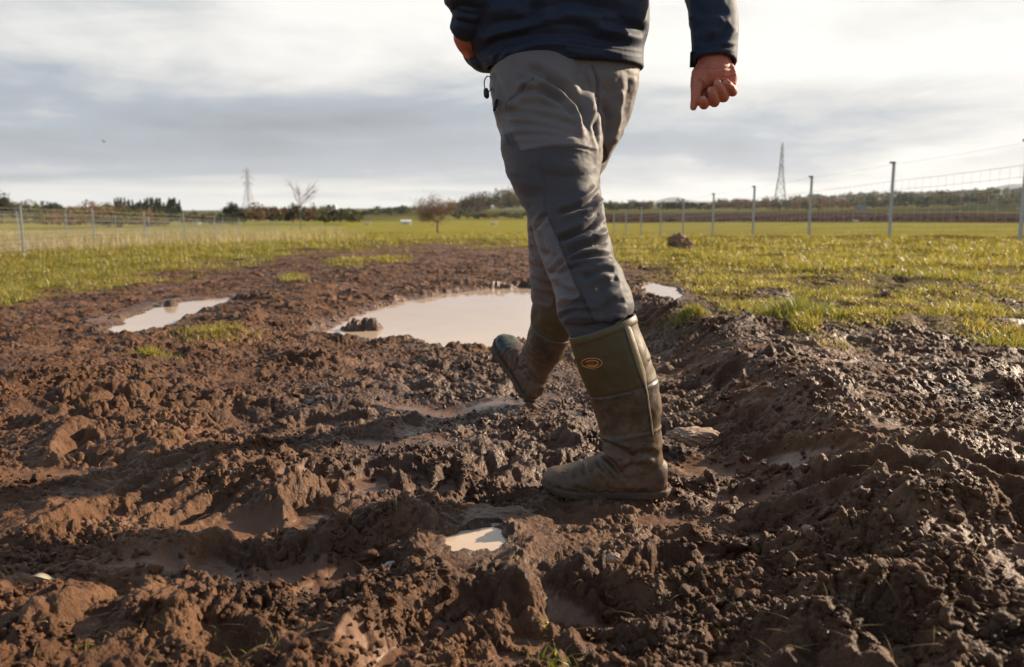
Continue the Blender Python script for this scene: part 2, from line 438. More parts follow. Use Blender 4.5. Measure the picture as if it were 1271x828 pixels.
lf=(smooth(300,320,Rr)*smooth(740,720,pxa))[...,None]*(1-far); 
fc=np.where((gnoise(gx*.006,gy*.012,13)>.05)[...,None],green,np.where((gnoise(gx*.006,gy*.012,14)>.1)[...,None],plough*1.6,pale)); fieldc=fieldc*(1-lf)+fc*lf
nr,na=gx.shape
idx=np.arange(nr*na).reshape(nr,na)
q=np.stack([idx[:-1,:-1],idx[:-1,1:],idx[1:,1:],idx[1:,:-1]],-1).reshape(-1,4)
qw=np.stack([idx[:-1,-1],idx[:-1,0],idx[1:,0],idx[1:,-1]],-1).reshape(-1,4)
q=np.concatenate([q,qw])[:,::-1]
V=np.stack([gx,gy,gz],-1).reshape(-1,3)
V=np.concatenate([V,[[0,0,gz[0].mean()]]]); c=nr*na
tri=np.stack([np.full(na,c),idx[0],np.roll(idx[0],-1)],-1)[:,::-1]
def ap(a,v): return np.concatenate([a.reshape(-1),[v]])
log('ground mesh')
def mud_material():
    m,nt=newmat('churned mud'); b=NB(nt); co=b.n('ShaderNodeNewGeometry').outputs['Position']
    wet=b.attr('wet'); gr=b.attr('turf'); sm=b.attr('smooth'); fc=b.attr('fieldcol','Color')
    n1=b.noise(co,1.6,5,.6); n2=b.noise(co,11,5,.6); n3=b.noise(co,70,4,.6); n4=b.noise(co,420,3,.6)
    f=b.math('ADD',b.math('MULTIPLY',n1,.5),b.math('ADD',b.math('MULTIPLY',n2,.35),b.math('MULTIPLY',n3,.15)))
    dry=b.ramp(f,[(.36,(.054,.021,.009)),(.46,(.104,.045,.019)),(.55,(.172,.081,.037)),(.66,(.29,.155,.080))])
    dry=b.mix(sm,dry,(.185,.090,.046))
    dry=b.mix(b.math('MULTIPLY',n4,.35),dry,(.05,.024,.013))
    wf=b.math('MULTIPLY',wet,b.ramp(n2,[(.3,.55),(.6,1.0)]))
    wetc=b.mix(sm,(.082,.036,.017),(.135,.067,.036))
    c=b.mix(b.math('MULTIPLY',wf,.75),dry,wetc)
    spk=b.ramp(n3,[(.60,0.0),(.68,1.0)])
    turfc=b.mix(spk,b.mix(n2,fc,(.085,.062,.025)),(.20,.17,.06))
    pos=b.n('ShaderNodeSeparateXYZ'); nt.links.new(co,pos.inputs[0])
    dist=b.n('ShaderNodeVectorMath',operation='LENGTH'); nt.links.new(co,dist.inputs[0])
    farf=b.math('DIVIDE',b.math('SUBTRACT',dist.outputs['Value'],25.0),30.0,True)
    turfc=b.mix(farf,turfc,fc)
    c=b.mix(gr,c,turfc)
    n5=b.noise(co,4.5,4,.6); r=b.math('SUBTRACT',b.ramp(n5,[(.38,.74),(.60,.42)]),b.math('MULTIPLY',wf,.30))
    r=b.math('MAXIMUM',b.math('ADD',r,b.math('MULTIPLY',b.math('SUBTRACT',n3,.5),.35)),.12)
    r=b.mix(gr,r,(.9,.9,.9))
    hsum=b.math('ADD',b.math('MULTIPLY',n3,1.0),b.math('MULTIPLY',n4,.22))
    amt=b.math('SUBTRACT',1.0,b.math('MULTIPLY',sm,.75))
    bp=b.n('ShaderNodeBump',ins={'Distance':.013}); nt.links.new(hsum,bp.inputs['Height']); nt.links.new(b.math('MULTIPLY',amt,b.math('SUBTRACT',1.0,farf)),bp.inputs['Strength'])
    b.out(b.pbr(c,r,bp.outputs[0],Specular_IOR_Level=b.math('MULTIPLY',b.math('ADD',.24,b.math('MULTIPLY',wf,.42)),b.math('SUBTRACT',1.0,gr))))
    return m
MUD=mud_material()
ground=mesh_np('ground',V,[q,tri],MUD,None,dict(wet=ap(ga['wet'],0),turf=ap(ga['ga'],0),smooth=ap(ga['sm'],0),fieldcol=np.concatenate([fieldc.reshape(-1,3),[[.1,.1,.05]]])))
tag(ground,kind='structure',label='churned brown mud with ruts and boot prints giving way to turf and far fields')
del gx,gy,gz,V,q,fieldc
# ---------- puddle water
def water_material():
    m,nt=newmat('muddy water'); b=NB(nt); co=b.n('ShaderNodeNewGeometry').outputs['Position']
    n=b.noise(co,3.0,3); c=b.mix(n,(.56,.41,.29),(.64,.49,.36))
    nm=b.bump(b.noise(co,14,3),.0012,.6)
    b.out(b.pbr(c,.03,nm,Specular_IOR_Level=.6,IOR=1.33)); return m
WATER=water_material()
plab={'main':'large muddy puddle in front of the walker','left':'narrow puddle in the rut on the left','right':'small bright puddle beyond the right bank','near':'little puddle in a boot print in the foreground','slip':'thin film of water lying in the rut before the big puddle'}
for p in PUD:
    w=np.array(p['w']); c=w.mean(0); ww=c+(w-c)*1.0
    # grow the outline a little so the water runs under the bank
    n=len(w); e=np.roll(w,-1,0)-np.roll(w,1,0); nn=np.stack([e[:,1],-e[:,0]],1); nn/=np.linalg.norm(nn,axis=1)[:,None]
    if ((w-c)*nn).sum()<0: nn=-nn
    g=.10 if p['n'] in('main','left') else .035
    ww=w+nn*g
    V=[(a,b_,p['z']) for a,b_ in ww]
    ar=sum(V[i][0]*V[(i+1)%n][1]-V[(i+1)%n][0]*V[i][1] for i in range(n)); fq=list(range(n))
    if ar<0: fq=fq[::-1]
    o=mesh_np('puddle',V,np.array([fq]),WATER,None,None,False); tag(o,plab[p['n']],kind='structure')
log('puddles')
# ================================================================= FIGURE
def catmull(rows,sub):
    rows=np.asarray(rows,float); n=len(rows); out=[]
    for i in range(n-1):
        p0=rows[max(i-1,0)]; p1=rows[i]; p2=rows[i+1]; p3=rows[min(i+2,n-1)]
        for k in range(sub):
            t=k/sub; out.append(.5*((2*p1)+(-p0+p2)*t+(2*p0-5*p1+4*p2-p3)*t*t+(-p0+3*p1-3*p2+p3)*t**3))
    out.append(rows[-1]); return np.array(out)
def rings_mesh(C,A,B,n=40,e=2.0):
    m=len(C); th=np.arange(n)*2*np.pi/n
    cs,sn=np.cos(th),np.sin(th); cs=np.sign(cs)*abs(cs)**(2/e); sn=np.sign(sn)*abs(sn)**(2/e)
    V=(C[:,None]+cs[None,:,None]*A[:,None]+sn[None,:,None]*B[:,None]).reshape(-1,3)
    Q=[];T=[]
    for k in range(m-1):
        for i in range(n):
            j=(i+1)%n; Q.append((k*n+i,k*n+j,(k+1)*n+j,(k+1)*n+i))
    V=np.concatenate([V,C[:1],C[-1:]]); c0,c1=m*n,m*n+1
    for i in range(n):
        j=(i+1)%n; T.append((c0,j,i)); T.append((c1,(m-1)*n+i,(m-1)*n+j))
    return V,Q,T
def ploft(mb,rows,sub=6,n=44,e=2.0,hollow=None,flat=False):
    """rows: px,py,depth,half width px,aspect ; optional hollow (wall, length) end"""
    r=catmull(rows,sub); C=P(r[:,0],r[:,1],r[:,2]); hw=r[:,3]*r[:,2]/F; asp=r[:,4]
    Tn=np.gradient(C,axis=0); Tn/=np.linalg.norm(Tn,axis=1)[:,None]
    Vw=C-CAM; Vw/=np.linalg.norm(Vw,axis=1)[:,None]
    A=np.cross(Tn,Vw); A/=np.linalg.norm(A,axis=1)[:,None]; B=np.cross(Tn,A)
    if flat:
        A=np.tile([1.,0,0],(len(C),1)); B=np.tile([0,1.,0],(len(C),1))
    ax=np.clip(abs(A[:,0]),.75,1); a=hw*ax; b=hw*asp
    if hollow:
        wall,L=hollow; k=max(2,int(L/ max(1e-3,np.linalg.norm(C[-1]-C[-2]))))
        k=min(k,len(C)-3); ids=[len(C)-1-i for i in range(k)]
        C=np.concatenate([C,C[ids]]); A=np.concatenate([A,A[ids]]); B=np.concatenate([B,B[ids]])
        a=np.concatenate([a,a[ids]-wall]); b=np.concatenate([b,b[ids]-wall])
    V,Q,T=rings_mesh(C,A*a[:,None],B*b[:,None],n,e); mb.add(V,Q,T); return C
def sph(mb,c,r,n=16,m=10):
    c=np.asarray(c,float); r=np.broadcast_to(np.asarray(r,float),(3,))
    ph=np.linspace(0.12,np.pi-.12,m); C=np.stack([c+np.array([0,0,r[2]*math.cos(p)]) for p in ph])
    A=np.stack([np.array([r[0]*math.sin(p),0,0]) for p in ph]); B=np.stack([np.array([0,r[1]*math.sin(p),0]) for p in ph])
    V,Q,T=rings_mesh(C,A,B,n); mb.add(V,Q,T)
def chain(mb,pts,rad,n=14,sub=4):
    r=catmull(np.concatenate([np.asarray(pts,float),np.asarray(rad,float)[:,None]],1),sub)
    sph(mb,r[0,:3],r[0,3]); sph(mb,r[-1,:3],r[-1,3]); mb.tube(r[:,:3],r[:,3],n)
def remesh(mb,voxel,it=2,fac=.5):
    arr=[]
    me=bpy.data.meshes.new('t'); V=np.concatenate(mb.v)
    faces=[tuple(map(int,f)) for q in mb.q for f in q]+[tuple(map(int,f)) for t in mb.t for f in t]
    me.from_pydata(V.tolist(),[],faces)
    bm=bmesh.new(); bm.from_mesh(me); bmesh.ops.recalc_face_normals(bm,faces=bm.faces); bm.to_mesh(me); bm.free()
    o=bpy.data.objects.new('t',me); COL.objects.link(o)
    md=o.modifiers.new('r','REMESH'); md.mode='VOXEL'; md.voxel_size=voxel; md.use_smooth_shade=True
    if it: sm=o.modifiers.new('s','SMOOTH'); sm.factor=fac; sm.iterations=it
    dg=bpy.context.evaluated_depsgraph_get(); ev=o.evaluated_get(dg); m2=bpy.data.meshes.new_from_object(ev)
    n=len(m2.vertices); v=np.empty(n*3,np.float32); m2.vertices.foreach_get('co',v)
    nn=np.empty(n*3,np.float32); m2.vertices.foreach_get('normal',nn)
    m=len(m2.polygons); lt=np.empty(m,np.int32); m2.polygons.foreach_get('loop_total',lt)
    li=np.empty(len(m2.loops),np.int32); m2.loops.foreach_get('vertex_index',li); ls=np.empty(m,np.int32); m2.polygons.foreach_get('loop_start',ls)
    q=li[(ls[lt==4][:,None]+np.arange(4))]; t=li[(ls[lt==3][:,None]+np.arange(3))]
    bpy.data.objects.remove(o); bpy.data.meshes.remove(me); bpy.data.meshes.remove(m2)
    return v.reshape(-1,3).astype(float),nn.reshape(-1,3).astype(float),[q,t]
def creases(V,N,lst,facing=.05):
    px,py,f=project(V); vw=V-CAM; vw/=np.linalg.norm(vw,axis=1)[:,None]
    face=smooth(facing,.45,-(N*vw).sum(1)); D=np.zeros(len(V))
    for pts,w,dp in lst:
        pp=catmull(pts,5)[:,:2]; d,t=linedist(px,py,pp); s=d/w
        ends=smooth(0,.18,t)*smooth(1,.82,t)*.85+.15
        # one-sided: the cloth rolls over above the crease
        k=1 if dp>0 else -1; a=abs(dp)
        D+= 1.15*k*a*(-np.exp(-np.abs(s)**1.4)+.6*np.exp(-((s-1.9)/1.1)**2))*ends
    return D*face
def inpoly(px,py,poly,soft=1.5):
    return smooth(soft,-soft,polydist(px,py,poly))
def frame(origin,fwd,up,s=1.0,mirror=1):
    f=np.asarray(fwd,float); f/=np.linalg.norm(f); u=np.asarray(up,float); u-=f*(u@f); u/=np.linalg.norm(u); sd=np.cross(u,f)*mirror
    M=np.stack([f,sd,u],1)*s
    return lambda V:(np.asarray(V)@M.T)+np.asarray(origin)
person=empty('person',(0.14,2.15,0.0),'person seen from behind walking away through mud in navy jacket, grey trousers and muddy wellingtons','person')
# ---------------- materials
def skin_material():
    m,nt=newmat('skin'); b=NB(nt); co=objco(b); n=b.noise(co,35,4); n2=b.noise(co,160,3)
    c=b.mix(n,(.46,.112,.062),(.62,.21,.13))
    b.out(b.pbr(c,.5,b.bump(n2,.0008),Subsurface_Weight=.12,Subsurface_Radius=(.012,.004,.002))); return m
SKIN=skin_material()
def cloth_material(name,rough,weave,sheen=.15,spec=.3):
    m,nt=newmat(name); b=NB(nt); co=objco(b); n=b.noise(co,9,5); n2=b.noise(co,weave,2,.7)
    base=b.attr('tint','Color')
    c=b.mix(1.0,base,b.mix(n,(.82,.82,.82),(1.12,1.1,1.08)),'MULTIPLY')
    dust=b.ramp(b.noise(co,55,4,.7),[(.66,0.0),(.74,.35)])
    c=b.mix(dust,c,(.20,.15,.11))
    b.out(b.pbr(c,rough,b.bump(n2,.0005,.6,b.bump(n,.002,.4)),Sheen_Weight=sheen,Sheen_Roughness=.5,Specular_IOR_Level=spec)); return m
TROU=cloth_material('grey stretch trouser cloth',.62,900,.12,.35)
JACK=cloth_material('navy softshell cloth',.66,1100,.03,.3)
# ---------------- trousers
mb=MB()
ploft(mb,[(703,40,2.15,84,.62),(703,62,2.15,88,.64),(702,80,2.15,92,.66),(700,105,2.15,92,.70),(700,130,2.15,86,.72),(698,158,2.14,76,.72),(694,186,2.12,62,.75)])
ploft(mb,[(672,92,2.12,64,.95),(676,130,2.10,65,.95),(683,160,2.08,63,.95),(686,190,2.06,63,.95),(690,217,2.03,57.5,.98),(699,250,2.01,50,1.0),(705,271,1.99,47.5,1.0),(710.5,294,1.97,46.5,1.0),(720.5,327,1.94,45,.98),(731,352,1.92,46,.95),(739,385,1.90,48,.92),(741,398,1.90,43,.85),(747,425,1.88,34,.8)],e=2.15)
ploft(mb,[(739,92,2.2,55,1.0),(733,130,2.22,53,1.0),(727,151,2.24,49.5,1.0),(717,179,2.26,47.5,1.0),(700,219,2.30,44.5,1.0),(694,262,2.36,39.5,1.0),(691,300,2.42,36,1.0),(685,330,2.50,28,1.05),(680,355,2.545,22,1.0),(676,376,2.57,17,1.0)])
V,N,Fc=remesh(mb,.0036*VQ,6,.6); log('trousers',len(V))
px,py,f=project(V)
CR=[([(647,82),(672,92),(700,112),(724,138),(735,170)],6,.011),([(668,100),(690,112),(712,132),(722,160)],4,-.006),([(640,95),(660,100),(684,118),(706,128)],4,.007),
 ([(735,80),(742,100),(741,130),(738,160),(744,200)],2.0,.004),([(728,84),(733,110),(731,145)],6,-.008),([(662,98),(636,122),(627,138)],1.6,.0035),
 ([(625,140),(655,140),(690,148),(722,160)],5,.007),([(630,155),(665,155),(700,163),(725,172)],4.5,.006),([(634,168),(670,167),(705,172)],3.5,.005),([(640,130),(680,132),(715,146)],4,.006),
 ([(640,115),(665,112),(690,124),(722,150)],4,.007),([(648,188),(680,183),(715,183),(738,188)],1.4,.003),
 ([(747,232),(735,247),(715,258),(690,266)],3.5,.010),([(750,252),(744,268),(728,283),(705,294),(690,300)],4,.013),([(748,245),(738,257),(722,266)],3,-.008),
 ([(755,300),(738,303),(720,307),(703,318)],3.5,.009),([(762,318),(742,317),(722,320),(704,325)],2.5,.007),([(757,283),(745,292),(735,296)],5,-.009),
 ([(765,338),(750,336),(735,342),(722,345)],4,.007),([(768,345),(755,350),(740,362)],6,.008),([(703,320),(688,336),(676,342)],3,.007),([(722,328),(700,337),(683,343)],3,.006),
 ([(690,352),(702,362),(720,366)],4,.006),([(692,384),(710,376),(728,378)],3.5,.007),([(694,396),(712,386),(735,388)],3,.006),([(775,372),(760,378),(745,392)],5,.006),
 ([(679,266),(668,280),(659,290)],3,.006),([(672,282),(684,300),(690,318)],3.5,-.006),([(660,285),(672,300),(678,318)],3,.006),
 ([(679,266),(686,283),(702,320),(714,350),(722,368),(738,402)],1.5,.0035),([(668,200),(676,230),(680,262)],2,.002),([(655,205),(672,215),(700,220),(735,215)],8,.004),
 ([(750,130),(757,155),(752,180),(748,205)],5,.010),([(770,110),(768,140),(757,180)],6,-.006),([(782,95),(778,130),(765,165)],4,.004),
 ([(657,305),(668,312),(680,318)],4,.006),([(657,325),(668,333),(682,336)],4,.007),([(656,342),(668,350),(685,352)],3.5,.006),
 ([(613,100),(616,130),(626,160),(640,185)],1.6,.003),([(611,92),(620,110),(628,140)],4,.005)]
D=creases(V,N,CR)
zz=V[:,2]; ridge=1-np.abs(gnoise(zz*13+V[:,0]*4,(V[:,0]-V[:,1])*3.2,210))*2
back=smooth(.2,-.2,-(N*(V-CAM)/np.linalg.norm(V-CAM,axis=1)[:,None]).sum(1))
D+= .002*ridge*(.3+.7*back)*smooth(.35,.5,zz)+.0022*fbm(zz*30,(V[:,0]+V[:,1])*12,3,213)
bunch=smooth(.62,.40,zz); D+=.003*bunch*(1-2*np.abs(gnoise(zz*26+V[:,0]*9,V[:,1]*6,215)))
V=V+N*D[:,None]
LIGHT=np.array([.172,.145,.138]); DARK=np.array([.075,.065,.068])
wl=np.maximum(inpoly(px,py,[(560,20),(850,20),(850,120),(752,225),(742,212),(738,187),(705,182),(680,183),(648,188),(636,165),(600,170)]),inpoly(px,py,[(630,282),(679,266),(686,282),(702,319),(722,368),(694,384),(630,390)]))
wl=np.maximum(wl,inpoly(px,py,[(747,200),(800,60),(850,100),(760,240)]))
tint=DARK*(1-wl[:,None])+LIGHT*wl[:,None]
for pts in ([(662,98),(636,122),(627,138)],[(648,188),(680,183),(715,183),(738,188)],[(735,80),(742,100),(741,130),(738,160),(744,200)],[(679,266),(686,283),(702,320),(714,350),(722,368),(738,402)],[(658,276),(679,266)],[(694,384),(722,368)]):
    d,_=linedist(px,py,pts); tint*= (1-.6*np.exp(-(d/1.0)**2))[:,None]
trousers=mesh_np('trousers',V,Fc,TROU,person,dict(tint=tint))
# zip pull and stitching loop of the side pocket
mb=MB(); mb.tube([P(617,124,2.03),P(615,131,2.02),P(613,138,2.02)],[.004,.005,.003],8)
BLK=simple('black plastic',(.012,.012,.013),.45,.2,80)
mb.build('zip_pull',BLK,trousers)
# ---------------- jacket
mb=MB()
ploft(mb,[(690,-152,2.08,34,.8),(688,-143,2.08,62,.6),(687,-132,2.09,98,.5),(686,-112,2.09,118,.5),(685,-80,2.10,122,.56),(684,-40,2.12,117,.62),(685,0,2.13,118,.66),(686,31,2.14,118,.68),(689,55,2.15,110,.70),(694,72,2.15,104,.72),(700,87,2.15,98.5,.74)],n=64,e=2.15,hollow=(.010,.05),flat=True)
ploft(mb,[(780,-112,2.12,38,.9),(826,-92,2.12,38,.95),(858,-48,2.08,35,.95),(878,-10,2.05,31,.95),(885,20,2.02,29.5,.95),(887,50,2.0,29,.95),(886,79,1.99,28.8,.9)],hollow=(.007,.03))
ploft(mb,[(595,-112,2.12,38,.9),(578,-85,2.10,40,.95),(582,-40,2.05,37,1),(586,-12,2.04,35,1),(586,8,2.06,33.5,1),(583,22,2.07,26,1),(578,33,2.08,20,1),(576,38,2.09,18,1)],hollow=(.007,.02))
sph(mb,P(594,62,2.2),(.045,.06,.05)); sph(mb,P(604,74,2.18),(.05,.06,.035))
V,N,Fc=remesh(mb,.004*VQ,5,.6); log('jacket',len(V)); px,py,f=project(V)
CJ=[([(606,66),(640,55),(690,52),(750,60),(800,68)],1.8,.0035),
 ([(590,70),(625,48),(665,36),(705,30),(745,38)],9,.013),([(625,60),(660,46),(700,44),(740,48),(790,60)],6,.009),([(655,14),(700,6),(745,10),(790,30)],9,.011),([(600,30),(640,24),(670,18),(700,18)],8,.009),
 ([(600,50),(620,42),(660,33)],5,-.007),([(740,25),(775,32),(800,38)],6,.009),([(615,78),(625,62),(632,50)],3,.005),([(700,62),(720,66),(755,70)],4,-.004),([(640,-10),(660,10),(664,30)],8,.008),
 ([(864,10),(880,18),(905,14)],6,.006),([(862,62),(886,60),(913,58)],2,.0035),([(905,30),(893,45),(872,58)],5,.008),([(860,35),(875,30),(895,34)],5,.006),([(560,12),(578,8),(600,14)],6,.008),([(556,24),(575,26),(592,30)],4,.006),([(576,60),(590,74),(604,82)],3,.006)]
D=creases(V,N,CJ); zz=V[:,2]
hemw=smooth(1.05,1.14,zz); D*=.45+.55*smooth(82,66,py)*1.0
D+=(.008*(1-2*np.abs(gnoise(zz*9+V[:,0]*3,(V[:,0]+V[:,1])*3,220)))*.55+.002*fbm(zz*22,(V[:,0]-V[:,1])*16,3,223))*hemw
V=V+N*D[:,None]
tint=np.tile(np.array([.021,.029,.056]),(len(V),1)); d,_=linedist(px,py,[(606,66),(640,55),(690,52),(750,60),(800,68)]); tint*=(1-.5*np.exp(-(d/1.0)**2))[:,None]
sl=inpoly(px,py,[(845,-20),(925,-20),(925,62),(845,64)]); 
jacket=mesh_np('jacket',V,Fc,JACK,person,dict(tint=tint))
mb=MB(); th=np.linspace(-.35,1.15,16)*math.pi
lp=np.array([P(604.5-5.5*math.sin(t*1.0)*1.0 if False else 606-5*math.cos(t-1.2),104-9.5*math.sin(t-1.2),2.07) for t in np.linspace(-1.4,3.6,18)])
mb.tube(lp,.0016,6); dc=mb.build('drawcord',BLK,jacket)
mb=MB(); mb.tube([P(603,110,2.06),P(603.5,114,2.06),P(604,119,2.06),P(605,122,2.06)],[.005,.0075,.0075,.004],10); mb.build('cord_toggle',BLK,dc)
mb=MB(); mb.tube([P(566,44,2.25),P(570,54,2.24),P(574,62,2.23)],[.004,.0055,.004],8); mb.build('pocket_zip',BLK,jacket)
mb=MB(); mb.box(P(860,74,1.945),.012,.012,.035); mb.build('cuff_tab',JACK,jacket)
# ---------------- body (one continuous figure under the clothes)
mb=MB(); hv=np.array([-.62,.78,0]); rv=np.array([.78,.62,0])
def W(*a): return np.array(a,float)
PC=P(701,88,2.15); top=P(688,-130,2.10); neck=W(top[0],top[1],1.50)+0.01*hv
ploft(mb,[(690,-128,2.10,45,.8),(687,-110,2.10,88,.5),(686,-60,2.12,92,.6),(688,0,2.14,92,.6),(696,60,2.15,80,.6),(700,110,2.15,78,.6),(698,150,2.14,58,.7)],n=32)
chain(mb,[top+W(0,0,-.05),neck,neck+W(0,0,.09)+.02*hv],[.07,.058,.058])
HD=neck+W(0,0,.20)+.035*hv
def ori(c,rx,ry,rz,n=20,m=14):   # ellipsoid turned with the body: rx side, ry forward
    ph=np.linspace(.1,np.pi-.1,m); C=np.stack([c+W(0,0,rz*math.cos(p)) for p in ph])
    V_,Q,T=rings_mesh(C,np.stack([rv*rx*math.sin(p) for p in ph]),np.stack([hv*ry*math.sin(p) for p in ph]),n); mb.add(V_,Q,T)
ori(HD,.077,.098,.115); ori(HD+W(0,0,-.07)+.035*hv,.05,.055,.055)          # skull, jaw
chain(mb,[HD+.095*hv+W(0,0,.015),HD+.118*hv+W(0,0,-.022)],[.008,.013])   # nose
for s in(-1,1):
    ori(HD+s*.078*rv-.005*hv+W(0,0,-.01),.009,.02,.033); ori(HD+s*.03*rv+.088*hv+W(0,0,.012),.014,.01,.008); chain(mb,[HD+s*.015*rv+.094*hv+W(0,0,.032),HD+s*.05*rv+.080*hv+W(0,0,.03)],[.007,.006])
chain(mb,[HD-.022*rv+.097*hv+W(0,0,-.055),HD+.1*hv+W(0,0,-.053),HD+.022*rv+.097*hv+W(0,0,-.055)],[.006,.008,.006])
# legs down into the boots
h0=G(831,617,.004); trL=frame((h0[0]+.008,h0[1]+.045,-.007),(-1,.10,0),(0.0,0,1),.985,1)
h1=P(664,500,2.72); trR=frame((h1[0],h1[1],h1[2]),(-.42,.64,.64),(.10,-.1,1),.94,-1)
ploft(mb,[(676,120,2.10,50,1),(686,190,2.06,48,1),(699,250,2.01,36,1),(712,300,1.97,32,1),(731,360,1.92,24,1)],n=24)
ploft(mb,[(735,120,2.2,42,1),(717,180,2.26,36,1),(697,240,2.33,27,1),(690,300,2.42,22,1),(682,345,2.53,15,1)],n=24)
for tr_,kn in ((trL,P(731,355,1.92)),(trR,P(682,340,2.52))):
    pts=[kn]+list(tr_([(.15,0,.36),(.12,0,.27),(.095,0,.17),(.085,0,.10)])); chain(mb,pts,[.036,.034,.034,.030,.028]); chain(mb,tr_([(.06,0,.05),(.15,0,.055),(.24,0,.04)]),[.026,.028,.018]); chain(mb,tr_([(.085,0,.11),(.07,0,.06)]),[.03,.028])
# arms
def A3(l): return [P(*r[:3]) for r in l],[r[3]*r[2]/F for r in l]
a,r_=A3([(775,-112,2.12,22),(826,-92,2.12,24),(858,-48,2.08,22),(880,-5,2.04,20),(886,40,2.0,19),(887,78,1.99,20),(886,92,1.99,22)]); chain(mb,a,r_,20)
a,r_=A3([(600,-112,2.12,22),(580,-80,2.10,24),(584,-25,2.05,22),(585,5,2.09,19),(580,28,2.08,13),(576,40,2.09,13),(578,50,2.11,14),(592,64,2.2,16)]); chain(mb,a,r_,20)
# right hand, palm towards the camera, fingers curled
hd=1.99; sc=hd/F/9.2
def Hh(cx,cy,dz=0): return P(cx/9.2+840,cy/9.2+60,hd-dz)
def Hrow(cx,cy,hw,asp,dz=0): return (cx/9.2+840,cy/9.2+60,hd-dz,hw/9.2,asp)
ploft(mb,[Hrow(425,60,185,.62),Hrow(428,190,205,.5),Hrow(435,270,232,.40),Hrow(445,350,228,.34),Hrow(468,420,205,.32,-.004),Hrow(485,480,170,.28,-.008)],n=32,e=2.3)
K=1.0
def fing(pts): chain(mb,[Hh(*p[:3]) for p in pts],[p[3]*K for p in pts],16,5)
sph(mb,Hh(285,330,.016),(.026,.018,.036)); sph(mb,Hh(600,330,.014),(.020,.014,.034))            # thumb ball, heel of the hand
fing([(255,290,.010,.019),(232,400,.018,.0165),(225,500,.022,.0140),(212,590,.022,.0118),(190,672,.018,.0085)])
fing([(300,480,-.006,.014),(300,585,.004,.0135),(312,640,.016,.0128),(308,612,.031,.0112),(300,588,.036,.0098)])
fing([(385,480,-.010,.014),(415,570,.002,.014),(430,612,.017,.0132),(412,540,.035,.0118),(392,482,.040,.0105)])
fing([(475,450,-.010,.014),(520,520,.002,.0138),(537,556,.017,.0132),(498,470,.035,.0116),(462,402,.039,.0104)])
fing([(570,420,-.006,.0125),(622,480,.004,.0125),(640,492,.016,.0120),(606,440,.030,.0106),(562,398,.034,.0096)])
V,N,Fc=remesh(mb,.0021 if VQ==1 else .0035,2,.5); log('body',len(V))
px,py,f=project(V)
D=creases(V,N,[([(886,98),(884,106),(876,112)],1.1,.0022),([(868,97),(874,106),(876,112)],1.2,.003),([(896,96),(905,96),(914,93)],1.0,.002),([(896,101),(906,103),(914,106)],.9,.0015),([(866,84),(888,86),(912,83)],1.2,.0015)])
V=V+N*(D+.0004*fbm(V[:,0]*160,V[:,2]*160,3,230))[:,None]
body=mesh_np('body',V,Fc,SKIN,person)
# finger nails
NAIL=simple('finger nail',(.55,.27,.19),.3,.1,60)
for (cx,cy,dz,w,h) in ((302,572,.0462,.0062,.006),(388,478,.0500,.0066,.007),(462,396,.0492,.0064,.007),(556,392,.0430,.0056,.006)):
    mb=MB(); c=Hh(cx,cy,dz); v=(CAM-c)/np.linalg.norm(CAM-c); rr=W(1,0,0); uu=np.cross(v,rr); 
    ph=np.linspace(0,1,5); ths=np.arange(14)*2*np.pi/14; Vn=[c+v*.0008]; 
    for t in ths: Vn.append(c+rr*w*math.cos(t)+uu*h*math.sin(t)-v*.0022)
    mb.add(Vn,None,[(0,i+1,(i+1)%14+1) for i in range(14)]); mb.build('finger_nail',NAIL,body)
# hair
mb=MB(); ph=1
C=[];
ori(HD+W(0,0,.022)-.012*hv,.086,.104,.112)
chain(mb,[HD-.085*hv+W(0,0,-.03),HD-.07*hv+W(0,0,-.09)],[.03,.02])
V,N,Fc=remesh(mb,.005,1); keep=(V-HD)@hv; V=V+N*(.004*fbm(V[:,0]*60,V[:,2]*25,3,240))[:,None]
V=V-np.maximum(((V-HD)@hv)-.045,0)[:,None]*hv*1.0*(V[:,2]<HD[2]+.05)[:,None]
mesh_np('hair',V,Fc,simple('brown hair',(.05,.032,.02),.7,.4,300),person)
log('hair')
